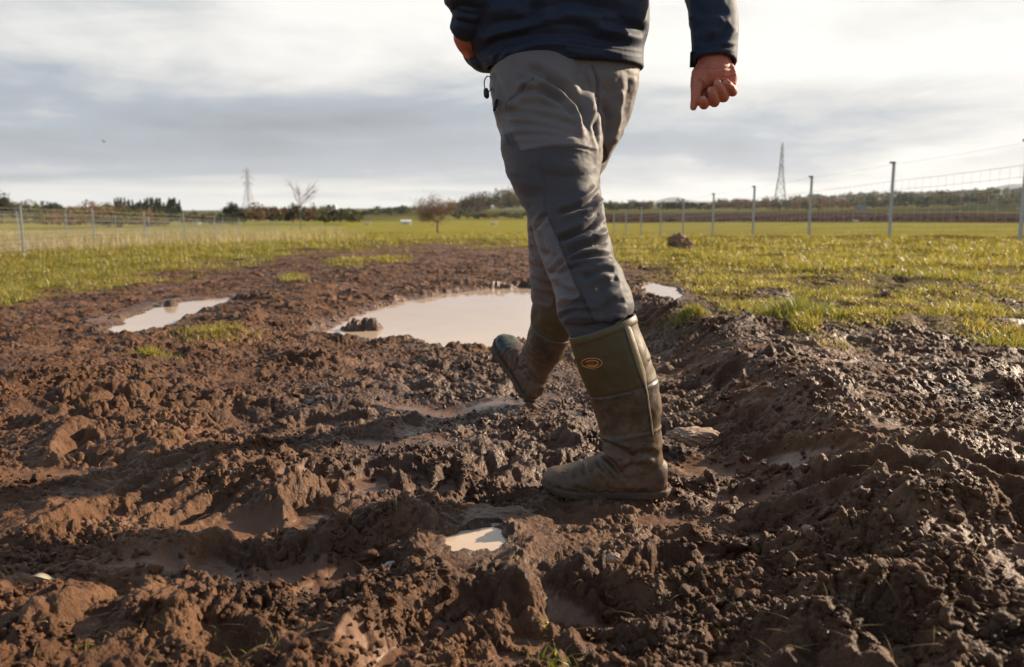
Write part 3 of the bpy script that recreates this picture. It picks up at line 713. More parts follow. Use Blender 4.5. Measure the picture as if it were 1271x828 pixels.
# ---------------- wellington boots (built in boot space: x forward from the heel, y side, z up)
def boot_material():
    m,nt=newmat('muddy rubber boot'); b=NB(nt); co=b.n('ShaderNodeNewGeometry').outputs['Position']
    z=b.attr('bz'); up=b.attr('upper'); toe=b.attr('clean')
    n=b.noise(co,14,5,.65); n2=b.noise(co,60,5,.65); n3=b.noise(co,260,3)
    olive=b.mix(n,(.070,.042,.012),(.100,.062,.020)); rub=b.mix(n2,(.040,.031,.018),(.072,.052,.030)); teal=b.mix(n,(.035,.045,.038),(.06,.07,.055))
    c=b.mix(up,b.mix(toe,rub,teal),olive)
    mud=b.mix(n2,(.105,.053,.028),(.22,.125,.070))
    cov=b.math('ADD',b.math('MULTIPLY',b.math('SUBTRACT',.26,z),2.0),b.math('MULTIPLY',b.math('SUBTRACT',n,.5),1.7))
    cov=b.math('ADD',cov,b.math('MULTIPLY',b.math('SUBTRACT',n2,.5),.8))
    cov=b.math('SUBTRACT',cov,b.math('MULTIPLY',up,.55)); cov=b.math('SUBTRACT',cov,b.math('MULTIPLY',toe,.5))
    k=b.ramp(b.math('ADD',cov,.28),[(.15,0.0),(.75,.85)])
    c=b.mix(k,c,mud)
    spots=b.ramp(b.noise(co,95,2,.5),[(.70,0.0),(.73,.8)]); c=b.mix(spots,c,(.07,.042,.028))
    r=b.math('ADD',b.math('MULTIPLY',k,.24),b.ramp(n2,[(.3,.30),(.7,.48)]))
    r=b.math('ADD',r,b.math('MULTIPLY',up,.18))
    nm=b.bump(b.math('ADD',b.math('MULTIPLY',k,.8),b.math('MULTIPLY',n3,.25)),.0018,.8)
    b.out(b.pbr(c,r,nm,Specular_IOR_Level=.45)); return m
BOOTM=boot_material()
SOLEM=simple('mud caked sole rubber',(.095,.058,.034),.75,.5,60,.003)
STRAPM=simple('boot strap with highlight',(.27,.20,.11),.38,.3,50,.0006)  # pale colour carries the bright highlight along the strap
BINDM=simple('boot top binding',(.11,.080,.032),.5,.25,70,.0006)
def bez(l,rows,sub=6,n=40,e=2.0,hollow=None):
    r=catmull(rows,sub); return r
def boot_geo(seed,lean):
    mb=MB()
    rows=np.array([(.165,.402,.080,.064),(.150,.360,.083,.068),(.135,.318,.086,.070),(.121,.283,.0845,.068),(.110,.249,.082,.065),(.099,.191,.075,.060),(.0925,.137,.068,.053),(.089,.097,.069,.047),(.088,.052,.079,.043),(.086,.026,.080,.042)])
    r=catmull(rows,6); C=np.stack([r[:,0],0*r[:,0],r[:,1]],1); Tn=np.gradient(C,axis=0); Tn/=np.linalg.norm(Tn,axis=1)[:,None]
    Y=np.tile(W(0,1,0),(len(C),1)); A=np.cross(Y,Tn); k=smooth(.08,.02,r[:,1])[:,None]; A=A*(1-k)+W(-1,0,0)*k; A/=np.linalg.norm(A,axis=1)[:,None]
    ids=list(range(12,0,-1))+[0]; ids=list(range(0,16))
    C2=np.concatenate([C[ids][::-1],C]); A2=np.concatenate([A[ids][::-1],A]); a=np.concatenate([r[ids,2][::-1]-.005,r[:,2]]); bb=np.concatenate([r[ids,3][::-1]-.005,r[:,3]]); Y2=np.tile(W(0,1,0),(len(C2),1))
    V_,Q,T=rings_mesh(C2,A2*a[:,None],Y2*bb[:,None],48,2.1); mb.add(V_,Q,T)
    rows=np.array([(.008,.046,.030,.022),(.022,.048,.040,.033),(.05,.052,.046,.039),(.10,.056,.050,.043),(.145,.049,.047,.045),(.175,.044,.042,.048),(.203,.040,.036,.051),(.238,.036,.029,.052),(.268,.034,.024,.046),(.287,.032,.018,.035),(.299,.031,.009,.018)])
    r=catmull(rows,5); C=np.stack([r[:,0],.006*np.sin(r[:,0]*10)-.006,r[:,1]],1); V_,Q,T=rings_mesh(C,np.stack([0*r[:,0],r[:,3],0*r[:,0]],1),np.stack([0*r[:,0],0*r[:,0],r[:,2]],1),40,2.35); mb.add(V_,Q,T)
    V,N,Fc=remesh(mb,.0028*VQ,6,.6)
    x,y,z=V.T; D=np.zeros(len(V))
    bd=.247+(.165-x)*.28                               # neoprene edge
    D+=-.0016*np.exp(-((z-bd)/.0022)**2)+.0018*smooth(bd*0-.0,.004,bd-z)*smooth(.0,.03,z)
    l2=.142+(.16-x)*.20; D+=.0028*np.exp(-((z-l2)/.0045)**2)
    side=1.0
    for (ax,az,bx,bz,w,dp) in ((.165,.105,.11,.055,.007,.007),(.15,.125,.08,.10,.009,.006),(.175,.085,.13,.045,.006,.005),(.07,.13,.10,.075,.006,.004),(.16,.135,.10,.118,.006,.005),(.03,.10,.08,.115,.008,.004),(.205,.078,.195,.03,.005,.003),(.12,.07,.06,.085,.008,.004)):
        d,t=linedist(x,z+seed*.004,[(ax,az),(.5*(ax+bx),.5*(az+bz)+.006),(bx,bz)]); s=d/w; D+=dp*(-np.exp(-s*s)+.6*np.exp(-((s-1.9)/1.1)**2))*smooth(0,.2,t)*smooth(1,.8,t)
    D+=.0035*fbm((x+seed)*14,(z+y*.5)*12,3,250)*smooth(.42,.3,z)*smooth(.02,.05,z)+.0035*gnoise((z+seed)*18,y*9+x*5,255)*smooth(.08,.14,z)
    D+=.0035*worley((x+seed)*60,(z+y)*60,258)*smooth(.07,.015,z+.02*gnoise(x*30,y*30,259))
    V=V+N*D[:,None]
    return V,Fc,dict(bz=V[:,2],upper=smooth(-.0015,.0015,V[:,2]-(.247+(.165-V[:,0])*.28)),clean=smooth(.17,.25,V[:,0])*(1.0 if seed else .15))
def sole_geo():
    mb=MB(); th=np.linspace(0,2*np.pi,72,endpoint=False)
    t=(1-np.cos(th))/2
    xs=np.array([0,.01,.05,.10,.15,.20,.24,.27,.292,.303]); ws=np.array([.0,.024,.040,.040,.042,.052,.056,.050,.033,.0])
    px_=.3*(t); px_=.303*t
    hw=np.interp(px_,xs,ws); yy=np.where(th<np.pi,hw,-hw)-.006+.006*np.sin(px_*10)*0
    prof=[(-.003,1.0),(.0,1.01),(.007,1.03),(.013,1.035),(.016,1.0)]
    Vs=[];n=len(th)
    for z,s in prof:
        lift=.012*smooth(.22,.30,px_)
        Vs.append(np.stack([.150+(px_-.150)*s,yy*s,z+lift+(.004 if False else 0)*px_],1))
    V=np.concatenate(Vs); Q=[(k*n+i,k*n+(i+1)%n,(k+1)*n+(i+1)%n,(k+1)*n+i) for k in range(len(prof)-1) for i in range(n)]
    V=np.concatenate([V,[[.15,-.006,-.003],[.15,-.006,.016]]]); c=len(V)-2
    T=[(c,(i+1)%n,i) for i in range(n)]+[(c+1,(len(prof)-1)*n+i,(len(prof)-1)*n+(i+1)%n) for i in range(n)]
    mb.add(V,Q,T)
    for k,x in enumerate([.02,.045,.07,.12+.02,.165,.19,.215,.24,.265]):     # cleats
        w=np.interp(x,xs,ws); l=.012*smooth(.22,.30,x)
        mb.box((x,-.006,-.006+l),.013,w*1.9,.012)
    return mb
def surf_pts(V,tri_pts,fr): pass
from mathutils.kdtree import KDTree
def make_boot(tr,seed,label,mirror,badge):
    V,Fc,at=boot_geo(seed,0); Vl=V.copy(); 
    if mirror<0: Fc=[f_[:,::-1] for f_ in Fc]
    o=mesh_np('boot',tr(V),Fc,BOOTM,person,at); o['label']=label
    mb=sole_geo(); 
    for i in range(len(mb.v)): mb.v[i]=tr(mb.v[i])
    if mirror<0: mb.q=[q_[:,::-1] for q_ in mb.q]; mb.t=[t_[:,::-1] for t_ in mb.t]
    mb.build('sole',SOLEM,o)
    # binding round the top
    th=np.linspace(0,2*np.pi,49); Cc=W(.165,0,.402); Ax=W(-.94,0,-.33)*-1; tn=W(.33,0,-.94)
    Ax=W(.935,0,-.355)
    e=2.1; cs,sn=np.cos(th),np.sin(th); cs=np.sign(cs)*abs(cs)**(2/e); sn=np.sign(sn)*abs(sn)**(2/e)
    ring=Cc+cs[:,None]*Ax*.0815+sn[:,None]*W(0,1,0)*.0655
    mb=MB()
    dn=W(-.345,0,-.938)
    prof=[(0,-.002,.003),(.0025,.001,.003),(.0030,.008,.0),(.0030,.016,0),(.0005,.0175,0)]
    rad=ring-Cc; rad/=np.linalg.norm(rad,axis=1)[:,None]
    L=[ring-rad*.006-dn*.0,ring-rad*.004-dn*.004,ring+rad*.000-dn*.005,ring+rad*.0012-dn*.002,ring+rad*.0018+dn*.006,ring+rad*.0018+dn*.013,ring-rad*.0005+dn*.0155]
    n=48; Vb=np.concatenate([l[:n] for l in L]); Q=[(k*n+i,k*n+(i+1)%n,(k+1)*n+(i+1)%n,(k+1)*n+i) for k in range(len(L)-1) for i in range(n)]
    mb.add(tr(Vb),Q); mb.build('top_binding',BINDM,o)
    # surface lookup on the outer side
    kd=KDTree(len(Vl)); [kd.insert(v,i) for i,v in enumerate(Vl)]; kd.balance()
    def onsurf(x,z,sgn,out=.001):
        # march in from outside
        best=None
        for y in np.linspace(.085,.0,50):
            co,i,d=kd.find((x,y*sgn,z))
            if d<.0035: return W(x,co[1]+sgn*out,z)
        co,i,d=kd.find((x,0.03*sgn,z)); return W(co[0],co[1]+sgn*out,co[2])
    def ribbon(path,w,out,name,mat,par,thick=.002):
        pts=[onsurf(a,c,path_s,out) for a,c in path]; 
    # strap running down near the back of the outer side
    s=1   # outer side of this boot in boot space
    path=[(.112,.415),(.103,.395),(.090,.355),(.078,.320),(.070,.292),(.062,.262),(.056,.225),(.050,.190),(.046,.160)]
    pp=catmull(path,4); Lr=[]
    for i,(a,c) in enumerate(pp):
        t=i/(len(pp)-1); w=.0085*(1-.72*smooth(.42,.6,t)); 
        nx=W(.95,0,.3)
        row=[onsurf(a+k*w,c+k*w*.25,s,h) for k,h in ((-1,.0002),(-.8,.0028),(0,.0034),(.8,.0028),(1,.0002))]; Lr.append(row)
    Vr=np.array(Lr).reshape(-1,3); m=5; Q=[(k*m+i,k*m+i+1,(k+1)*m+i+1,(k+1)*m+i) for k in range(len(Lr)-1) for i in range(m-1)]
    mb=MB(); mb.add(tr(Vr),Q); mb.build('strap',STRAPM,o)
    if badge:
        EMB=simple('orange printed badge',(.75,.26,.07),.5,.15,400)
        mb=MB(); c0=(.1885,.3275)
        def ell(rx,ry,t0,t1,n,wd,dx=0,dz=0):
            pts=[]
            for t in np.linspace(t0,t1,n):
                x_=rx*math.cos(t); z_=ry*math.sin(t); ct,st=math.cos(-.16),math.sin(-.16)
                pts.append(onsurf(c0[0]+dx+x_*ct-z_*st,c0[1]+dz+x_*st+z_*ct,s,.0010))
            mb.tube(tr(np.array(pts)),wd,5)
        ell(.0235,.0118,0,2*np.pi,40,.0011); ell(.0145,.0065,.4,5.6,26,.0012); ell(.017,.0085,3.6,5.6,14,.0008)
        ell(.006,.003,0,6.28,10,.0006,.002,.0)
        for k in range(5): 
            x_=c0[0]-.011+k*.0052; z_=c0[1]-.0175+k*.0007
            pts=[(0,0),(0,.004),(.0022,.004),(.0022,.002),(0,.002)] if k%2 else [(.0,.004),(.0024,.004),(.0012,.004),(.0012,0)]
            mb.tube(tr(np.array([onsurf(x_+a,z_+c,s,.0008) for a,c in pts])),.0004,4)
        mb.build('badge',EMB,o)
    # dried clots of mud stuck to it
    mb=MB(); rr=np.random.default_rng(int(seed)+5)
    for k in range(34):
        x_=rr.uniform(.0,.27); z_=abs(rr.normal(0,.05))+.018; 
        if x_>.15: z_=min(z_,.07)
        c=onsurf(x_,z_,s if k%3 else -s,.0); r0=rr.uniform(.001,.0042)
        sph(mb,tr(c),(r0,r0,r0*.7),8,6)
    mc=mb.build('mud_clots',SOLEM,o); mc['kind']='stuff'
    return o
h0=G(831,617,.004)
trL=frame((h0[0]+.008,h0[1]+.045,-.007),(-1,.10,0),(0.0,0,1),.985,1)
# boot space y must point away from the camera for the left boot's outer side (-y) to face it
def chk(tr): a=tr([(0,0,0),(0,1,0)]); return a[1][1]-a[0][1]
log('boot y axis',chk(trL))
BL=make_boot(trL,0,'planted muddy olive boot seen from its outer side',1,True)
h1=P(664,500,2.72)
trR=frame((h1[0],h1[1],h1[2]),(-.42,.64,.64),(.10,-.1,1),.94,-1)
log('boot top px',*[np.round(q,1) for q in project(trR([(.165,0,.402),(.245,0,.375),(.085,0,.43),(.165,.066,.4),(.165,-.066,.4)]))]); BR=make_boot(trR,1.7,'leading muddy boot with its toe raised off the ground',-1,False)
log('boots')
# ================================================================= CLODS, GRASS
def ico(sub):
    bm=bmesh.new(); bmesh.ops.create_icosphere(bm,subdivisions=sub,radius=1); bm.verts.ensure_lookup_table()
    V=np.array([v.co[:] for v in bm.verts]); T=np.array([[v.index for v in f.verts] for f in bm.faces]); bm.free(); return V,T
def rough_rock(sub,seed,amp=.28,fl=1.0):
    V,T=ico(sub); r=np.random.default_rng(seed); d=np.zeros(len(V))
    for k in range(7):
        a=r.normal(size=3); a/=np.linalg.norm(a); fr=r.uniform(2,5.5); d+=np.sin(V@a*fr+r.uniform(0,6))*amp/(fr**.8)
    for k in range(6):      # broken facets
        a=r.normal(size=3); a/=np.linalg.norm(a); q=V@a; d-=np.maximum(q-.62,0)*.8
    return V*(1+d[:,None]+ (.16*fbm(V[:,0]*3.1+seed+V[:,2]*1.7,V[:,1]*3.1+V[:,2]*1.7,3,int(seed)%50+600))[:,None])*np.array([1,1,fl]),T
def rotm(r,n):
    q=r.normal(size=(n,4)); q/=np.linalg.norm(q,axis=1)[:,None]; w,x,y,z=q.T
    return np.stack([1-2*(y*y+z*z),2*(x*y-z*w),2*(x*z+y*w),2*(x*y+z*w),1-2*(x*x+z*z),2*(y*z-x*w),2*(x*z-y*w),2*(y*z+x*w),1-2*(x*x+y*y)],1).reshape(n,3,3)
def clods(n,sub,rmin,rmax,seed,ymin,name,label):
    r=np.random.default_rng(seed)
    px=r.uniform(-220,1490,n); py=ymin+(960-ymin)*r.random(n)**.9
    q=on_ground(px,py,3); z,a=height(q[:,0],q[:,1])
    dens=smooth(-.35,.35,gnoise(q[:,0]*2.6,q[:,1]*2.6,300)+.4*gnoise(q[:,0]*9,q[:,1]*9,301))
    ok=(r.random(n)<dens*(1-a['sm']*.9)*(1-a['ga']*.8))
    for p in PUD:
        s=polydist(q[:,0],q[:,1],p['w']); ok&=(s>.05+.1*r.random(n))
    ok&=(np.hypot((q[:,0]-LF[0])/.22,(q[:,1]-LF[1])/.10)>1)
    q=q[ok]; z=z[ok]; m=len(q); wet=a['wet'][ok]; ga_=a['ga'][ok]
    rad=np.exp(r.uniform(math.log(rmin),math.log(rmax),m)*.75+math.log(rmin)*.25)
    rad*=1+.12*np.hypot(q[:,0],q[:,1])*(sub<3)
    Mt=rotm(r,m); sc=r.uniform(.55,1.5,(m,3))*rad[:,None]
    base=[rough_rock(sub,seed*10+k) for k in range(8)]; kind=r.integers(0,8,m); T=base[0][1]; nv=len(base[0][0])
    B=np.stack([b_[0] for b_ in base])[kind]*sc[:,None,:]
    V=np.einsum('nij,nkj->nki',Mt,B)+np.stack([q[:,0],q[:,1],z+rad*.12],1)[:,None]
    F_=(T[None]+(np.arange(m)*nv)[:,None,None]).reshape(-1,3)
    rp=lambda v:np.repeat(v,nv)
    o=mesh_np(name,V.reshape(-1,3),F_,MUD,None,dict(wet=rp(wet),turf=rp(ga_*.0),smooth=rp(np.zeros(m)),fieldcol=np.zeros((m*nv,3))+.1))
    tag(o,label,kind='stuff'); log(name,m)
clods(int(44000*QS),2,.0018,.009,501,296,'mud_crumbs','small crumbs of broken brown mud scattered over the ground')
clods(int(5200*QS),4,.006,.019,502,330,'mud_clods','larger lumps of torn brown mud lying over the churned ground')
def grass_material(name):
    m,nt=newmat(name); b=NB(nt); c=b.attr('col','Color')
    p=b.pbr(c,.42,None,Specular_IOR_Level=.5); tr=b.n('ShaderNodeBsdfTranslucent'); nt.links.new(b.mix(1.0,c,(1.25,1.3,.7),'MULTIPLY'),tr.inputs[0])
    mx=b.n('ShaderNodeMixShader',ins={0:.45,1:p,2:tr.outputs[0]}); b.out(mx.outputs[0]); return m
GRASS=grass_material('grass blades')
def blades(name,Q,h,w,lean,col,seed,label=None,kind=None,mat=None,parent=None,seg=3):
    n=len(Q); r=np.random.default_rng(seed); h=np.broadcast_to(h,(n,)); w=np.broadcast_to(w,(n,)); lean=np.broadcast_to(lean,(n,))
    az=r.uniform(0,2*np.pi,n); d=np.stack([np.cos(az),np.sin(az),0*az],1); fa=az+r.normal(0,.9,n)+np.pi/2; s=np.stack([np.cos(fa),np.sin(fa),0*az],1)
    ts=np.linspace(0,1,seg+1); rows=[]
    for t in ts:
        c=Q+np.array([0,0,1.])*(h*(t-.35*lean*t*t))[:,None]+d*(h*lean*t*t)[:,None]
        ww=w*(1-t**1.6)*.5
        if t<1: rows+= [c-s*ww[:,None],c+s*ww[:,None]]
        else: rows.append(c)
    V=np.stack(rows,1); nv=V.shape[1]; base=(np.arange(n)*nv)[:,None]
    qs=[base+np.array([2*k,2*k+1,2*k+3,2*k+2]) for k in range(seg-1)]; q_=np.concatenate(qs); t_=base+np.array([2*seg-2,2*seg-1,2*seg])
    o=mesh_np(name,V.reshape(-1,3),[q_,t_],mat or GRASS,parent,dict(col=np.repeat(col,nv,0)))
    tag(o,label,kind=kind); return o
GC=np.array([[.21,.21,.035],[.15,.16,.028],[.32,.28,.055],[.42,.32,.085],[.46,.34,.14],[.22,.14,.06]])
def gcols(n,r,p): 
    c=GC[r.choice(6,n,p=p)]*r.uniform(.75,1.2,(n,1)); return c
def scatter_grass():
    r=np.random.default_rng(77); n=int(330000*QS)
    px=r.uniform(-260,1530,n); yb=np.interp(px,YB[:,0],YB[:,1]); py=279+(yb+45-279)*r.random(n)**1.1
    # spots
    for sx,sy,rx,ry in SPOTS:
        k=int(40*rx*QS); 
        px=np.concatenate([px,sx+r.normal(0,.55,k)*rx]); py=np.concatenate([py,sy+r.normal(0,.55,k)*ry])
    q=on_ground(px,py,5); d=np.hypot(q[:,0],q[:,1])
    ok=(d<75)&(q[:,1]>1); q=q[ok]; d=d[ok]
    z,a=height(q[:,0],q[:,1]); q[:,2]=z-.004; g=a['ga']
    cl=gnoise(q[:,0]*3.0,q[:,1]*3.0,310)+.6*gnoise(q[:,0]*.9,q[:,1]*.9,311)      # clumpy
    ok=r.random(len(q))<np.clip(g*1.15-.12,0,1)**1.3*np.clip(.62+cl*.9,.12,1)
    for p in PUD: ok&=polydist(q[:,0],q[:,1],p['w'])>.04
    q=q[ok]; d=d[ok]; g=g[ok]; cl=cl[ok]; m=len(q); log('grass',m)
    rightside=smooth(.3,1.5,q[:,0])
    h=(.030+.050*np.clip(cl+.5,0,1.3)+.02*(1-rightside))*r.uniform(.5,1.35,m)*(.30+.70*g*g)*(1+.02*np.minimum(d,30)); 
    w=.0032*(1+.16*d)*r.uniform(.7,1.3,m)
    dry=np.clip(.35+.5*(1-g)+.5*gnoise(q[:,0]*.8,q[:,1]*.8,320)+.35*rightside+.08,0,1)
    c=np.where((r.random(m)<dry)[:,None],gcols(m,r,[.12,.08,.2,.25,.2,.15]),gcols(m,r,[.36,.24,.26,.09,.04,.01]))
    blades('grass',q,h,w,r.uniform(.25,1.1,m),c,5,'yellow green pasture grass growing either side of the mud','stuff')
scatter_grass()
def tuft(px,py,n,spread,h,label,seed,p,grp=None,z0=None):
    r=np.random.default_rng(seed); c=on_ground(np.array([px]),np.array([py]))[0]; z,_=height(np.array([c[0]]),np.array([c[1]])); c[2]=z[0]
    root=empty('grass_tuft',c,label,'grass tuft',grp)
    off=r.normal(0,1,(n,2))*spread; q=c+np.concatenate([off,np.zeros((n,1))],1); zz,_=height(q[:,0],q[:,1]); q[:,2]=zz-.003
    fall=np.exp(-(off**2).sum(1)/(2*(spread*1.4)**2))
    blades('leaf_blades',q,h*r.uniform(.4,1.1,n)*(.5+.5*fall),.0032,r.uniform(.3,1.2,n),gcols(n,r,p),seed,None,'stuff',None,root)
gp=[.35,.2,.28,.12,.05,0]; dp=[.15,.1,.3,.25,.15,.05]
tuft(988,392,1500,.11,.15,'large dark green grass tuft standing in the mud of the right bank',1,[.3,.4,.2,.08,.02,0])
tuft(272,414,700,.10,.075,'yellow green grass tuft on the ridge between the two long puddles',2,dp)
tuft(190,437,160,.06,.05,'low grass tuft just below the left puddle',3,gp)
tuft(853,390,350,.07,.07,'small bright grass tuft beside the small right puddle',4,gp)
tuft(690,810,60,.020,.045,'sparse grass sprout at the bottom edge below the planted boot',5,gp)
tuft(674,762,26,.010,.018,'tiny grass sprout just above the one at the bottom edge',6,dp)
tuft(118,793,9,.018,.03,'few green grass blades in the bottom left mud',7,gp)
tuft(330,793,14,.03,.022,'thin grass sprout in the mud left of the bottom centre',8,dp)
tuft(1250,425,260,.08,.08,'bright grass tuft at the right edge of the photo',9,gp)
tuft(1035,425,120,.07,.05,'thin grass tuft below the large dark tuft',10,dp)
# straw and dead stalks lying in the mud
r=np.random.default_rng(91); n=int(1600*QS); px=r.uniform(-150,1420,n); py=r.uniform(330,900,n); q=on_ground(px,py,3); z,a=height(q[:,0],q[:,1]); q[:,2]=z+.004
k=(r.random(n)<.8)&(polydist(q[:,0],q[:,1],PUD[0]['w'])>.05); q=q[k]; m=len(q)
o=blades('dead_straw',q,r.uniform(.006,.03,m),.0016,r.uniform(1.5,4,m),GC[4]*r.uniform(.3,1.1,(m,1)),8,'short bits of dead straw and roots caught in the mud','stuff')
# rocks
def rock(name,px,py,size,seed,mat,label,cat,sink=.2,fl=1,rz=0,sub=5,groundz=None,amp=.06):
    c=on_ground(np.array([px]),np.array([py]))[0]
    V,T=rough_rock(sub,seed,amp,fl); a=math.radians(rz); V=V@np.array([[math.cos(a),math.sin(a),0],[-math.sin(a),math.cos(a),0],[0,0,1]])
    V=V*np.array(size)/2; V+= (V/ (np.linalg.norm(V,axis=1)[:,None]+1e-9))*(.05*min(size)*(fbm(V[:,0]/min(size)*1.6,V[:,1]/min(size)*1.6+V[:,2]/min(size)*.4,4,400)))[:,None]
    c=c+np.array([0,size[1]*.35,size[2]*(.5-sink)]); o=mesh_np(name,V+c,T,mat); return tag(o,label,cat)
ROCK1=simple('brown earth crusted stone',(.26,.15,.085),.9,.45,30,.01); ROCK2=simple('pale muddy stone',(.34,.23,.155),.75,.35,40,.004,); 
rock('boulder',847,311,(.40,.36,.31),21,ROCK1,'rounded brown boulder sitting in the grass beyond the right bank','boulder',.15)
rock('stone',860,556,(.155,.11,.065),8,ROCK2,'flat pale muddy stone lying right of the planted boot','stone',.12,.8,-10)
rock('stone',1005,662,(.03,.02,.015),9,ROCK2,'small pale stone in the mud low on the right','stone',.1)
rock('stone',760,700,(.03,.025,.02),12,ROCK2,'little stone in the mud below the planted boot heel','stone',.1)
# pale root and leaf
WHT=simple('bleached root',(.55,.47,.38),.6,.2,90)
c=on_ground(np.array([486]),np.array([686]))[0]; c[2]=height(c[0:1],c[1:2])[0][0]
mb=MB(); mb.tube(c+np.array([[-.018,-.004,.002],[-.008,0,.010],[.002,.003,.012],[.014,.004,.010],[.020,.0,.004]]),[.0025,.004,.003,.0035,.002],8); mb.tube(c+np.array([[.0,.002,.012],[-.004,-.008,.006],[-.010,-.012,.0]]),[.002,.002,.0012],6)
tag(mb.build('root',WHT),'pale forked root sticking out of the mud left of the small puddle','root')
c=on_ground(np.array([54]),np.array([719]))[0]; c[2]=height(c[0:1],c[1:2])[0][0]+.006
V=[];n=12
for i in range(n):
    t=i/(n-1); w=.006*math.sin(math.pi*min(1,t*1.02+.02)); x=-.022+.044*t
    V+=[c+np.array([x,-w,.004*math.sin(t*5)+.002]),c+np.array([x,0,.004*math.sin(t*5)]),c+np.array([x,w,.004*math.sin(t*5)+.003])]
Q=[(3*i+j,3*i+j+1,3*i+4+j,3*i+3+j) for i in range(n-1) for j in(0,1)]
o=mesh_np('leaf',V,np.array(Q),simple('dead pale leaf',(.45,.38,.26),.6,.2,80)); tag(o,'dead pale leaf lying on the mud at lower left','leaf')
# ================================================================= FENCES
GALV=simple('galvanised steel',(.50,.51,.50),.45,.18,30,0,Metallic=.35); GALD=simple('dark post cap',(.06,.055,.05),.6,.2,20)
WIRE=simple('fence wire',(.34,.34,.33),.5,.1,10,0,Metallic=.4)
def gnd(p): return float(far_h(np.array([p[0]]),np.array([p[1]]))[0])
def at_px(px,ytop,ybase,H):
    """post of height H standing where its pixel height says"""
    et=(270-ytop)/1021; eb=(270-ybase)/1021; d=H/(et-eb); y=d; x=(px-635.5)/1010*d
    return np.array([x,y,HC+eb*d]),d
def fence(posts,H,mesh_h,label,cap,dx,name='wire_fence',glints=False,wr=.0022,base=None,lean=0):
    root=empty(name,posts[0],label,'fence','wire stock fences round the field')
    for i,p in enumerate(posts):
        mb=MB(); w=.055
        # T-section steel post
        w=.085 if cap else .055
        Vv=[];prof=[(-w/2,-.004),(w/2,-.004),(w/2,.004),(.006,.006),(.005,.045),(-.005,.045),(-.006,.006),(-w/2,.004)]
        for z in(-.35,.3*H,.7*H,H): Vv+=[p+np.array([a+lean*z/H,b_,z]) for a,b_ in prof]
        n=8; mb.add(Vv,[(k*n+j,k*n+(j+1)%n,(k+1)*n+(j+1)%n,(k+1)*n+j) for k in range(3) for j in range(n)]); 
        mb.add([Vv[3*n+j] for j in range(n)]+[p+np.array([lean,.015,H])],None,[(8,j,(j+1)%n) for j in range(n)])
        o=mb.build('post',GALV,root,False)
        if cap:
            mb=MB(); mb.box(p+np.array([lean-.035,0,H+.012]),.13,.07,.045); mb.build('post_cap',GALD,o,False)
    mb=MB()
    hs=np.linspace(.08,mesh_h,8); hs=list(.06+(mesh_h-.06)*np.linspace(0,1,8)**1.25)
    tops=hs+([H-.03] if cap else [mesh_h+.16])
    for h in tops:
        wk=.55 if (cap and h==tops[-1]) else 1
        pts=[]
        for i in range(len(posts)-1):
            a,b_=posts[i],posts[i+1]
            for t in np.linspace(0,1,5)[:-1]: pts.append(a+(b_-a)*t+np.array([0,-.008,h-.03*math.sin(math.pi*t)*.5]))
        pts.append(posts[-1]+np.array([0,-.008,h])); pts=np.array(pts); dd=np.hypot(pts[:,0],pts[:,1])
        mb.tube(pts,wk*wr*(1+.03*dd),4,False)
    mb.build('fence_wire',WIRE,root)
    mb=MB(); beads=MB()
    for i in range(min(len(posts)-1,7)):
        a,b_=posts[i],posts[i+1]; L=np.linalg.norm(b_-a); k=int(L/.32)
        for j in range(k):
            c=a+(b_-a)*(j+.5)/k; dd=math.hypot(c[0],c[1]); mb.tube([c+[0,-.008,.05],c+[0,-.008,mesh_h]],wr*.8*(1+.03*dd),3,False)
            if glints and dd<42 and j%2==0:
                h=hs[3]; Vv,T=ico(1); beads.add(Vv*.012+c+[0,-.012,h],None,T)  # white beads stand in for light glinting on the wire knots
    mb.build('fence_wire',WIRE,root)
    if glints: beads.build('wire_glints',simple('white wire glint',(.85,.85,.8),.15,.05,5),root).__setitem__('kind','stuff')
    return root
ps=[]
for px,yt,yb_ in [(1480,139,293),(1268,176,291),(1105,203,290),(1005,220,290),(935,232,290.3),(885,241,290.8),(848,248,291.5),(820,252.5,291.4),(796,256,290.8),(777,259,290.6),(762,261.5,290.3)]:
    p,d=at_px(px,yt,yb_,1.85); ps.append(p)
fence(ps,1.85,1.38,'tall wire fence on steel posts with dark bent caps across the right of the field',True,.1,glints=True,wr=.0024)
ps=[]
for px,yt,yb_ in [(-95,247,323),(26,254.7,312),(115,258.5,303.5),(179,262,300),(228,264.6,297),(266,267.4,295.5),(296,270.5,294),(341,273,291.8),(360,274.3,291),(383,277,291.2),(400,278.6,291),(411,280,291),(422,281.3,291),(432,282.3,291),(441,283.2,291)]:
    p,d=at_px(px,yt,yb_,1.25); ps.append(p)
fence(ps,1.25,1.0,'nearer wire fence on pale steel posts running along the left side of the field',False,.1,wr=.002,lean=-.0)
ps=[]
for px,yt,yb_ in [(-60,259,293),(21,261,292),(82,263.6,291.5),(143,266.6,291.2),(184.5,269,290.4),(223,270.7,289.6),(249,272.5,289),(276,274,288.6),(300,275.5,288.3)]:
    p,d=at_px(px,yt,yb_,1.25); ps.append(p)
fence(ps,1.25,1.0,'farther wire fence of pale steel posts behind the left roadside fence',False,.1,wr=.002)
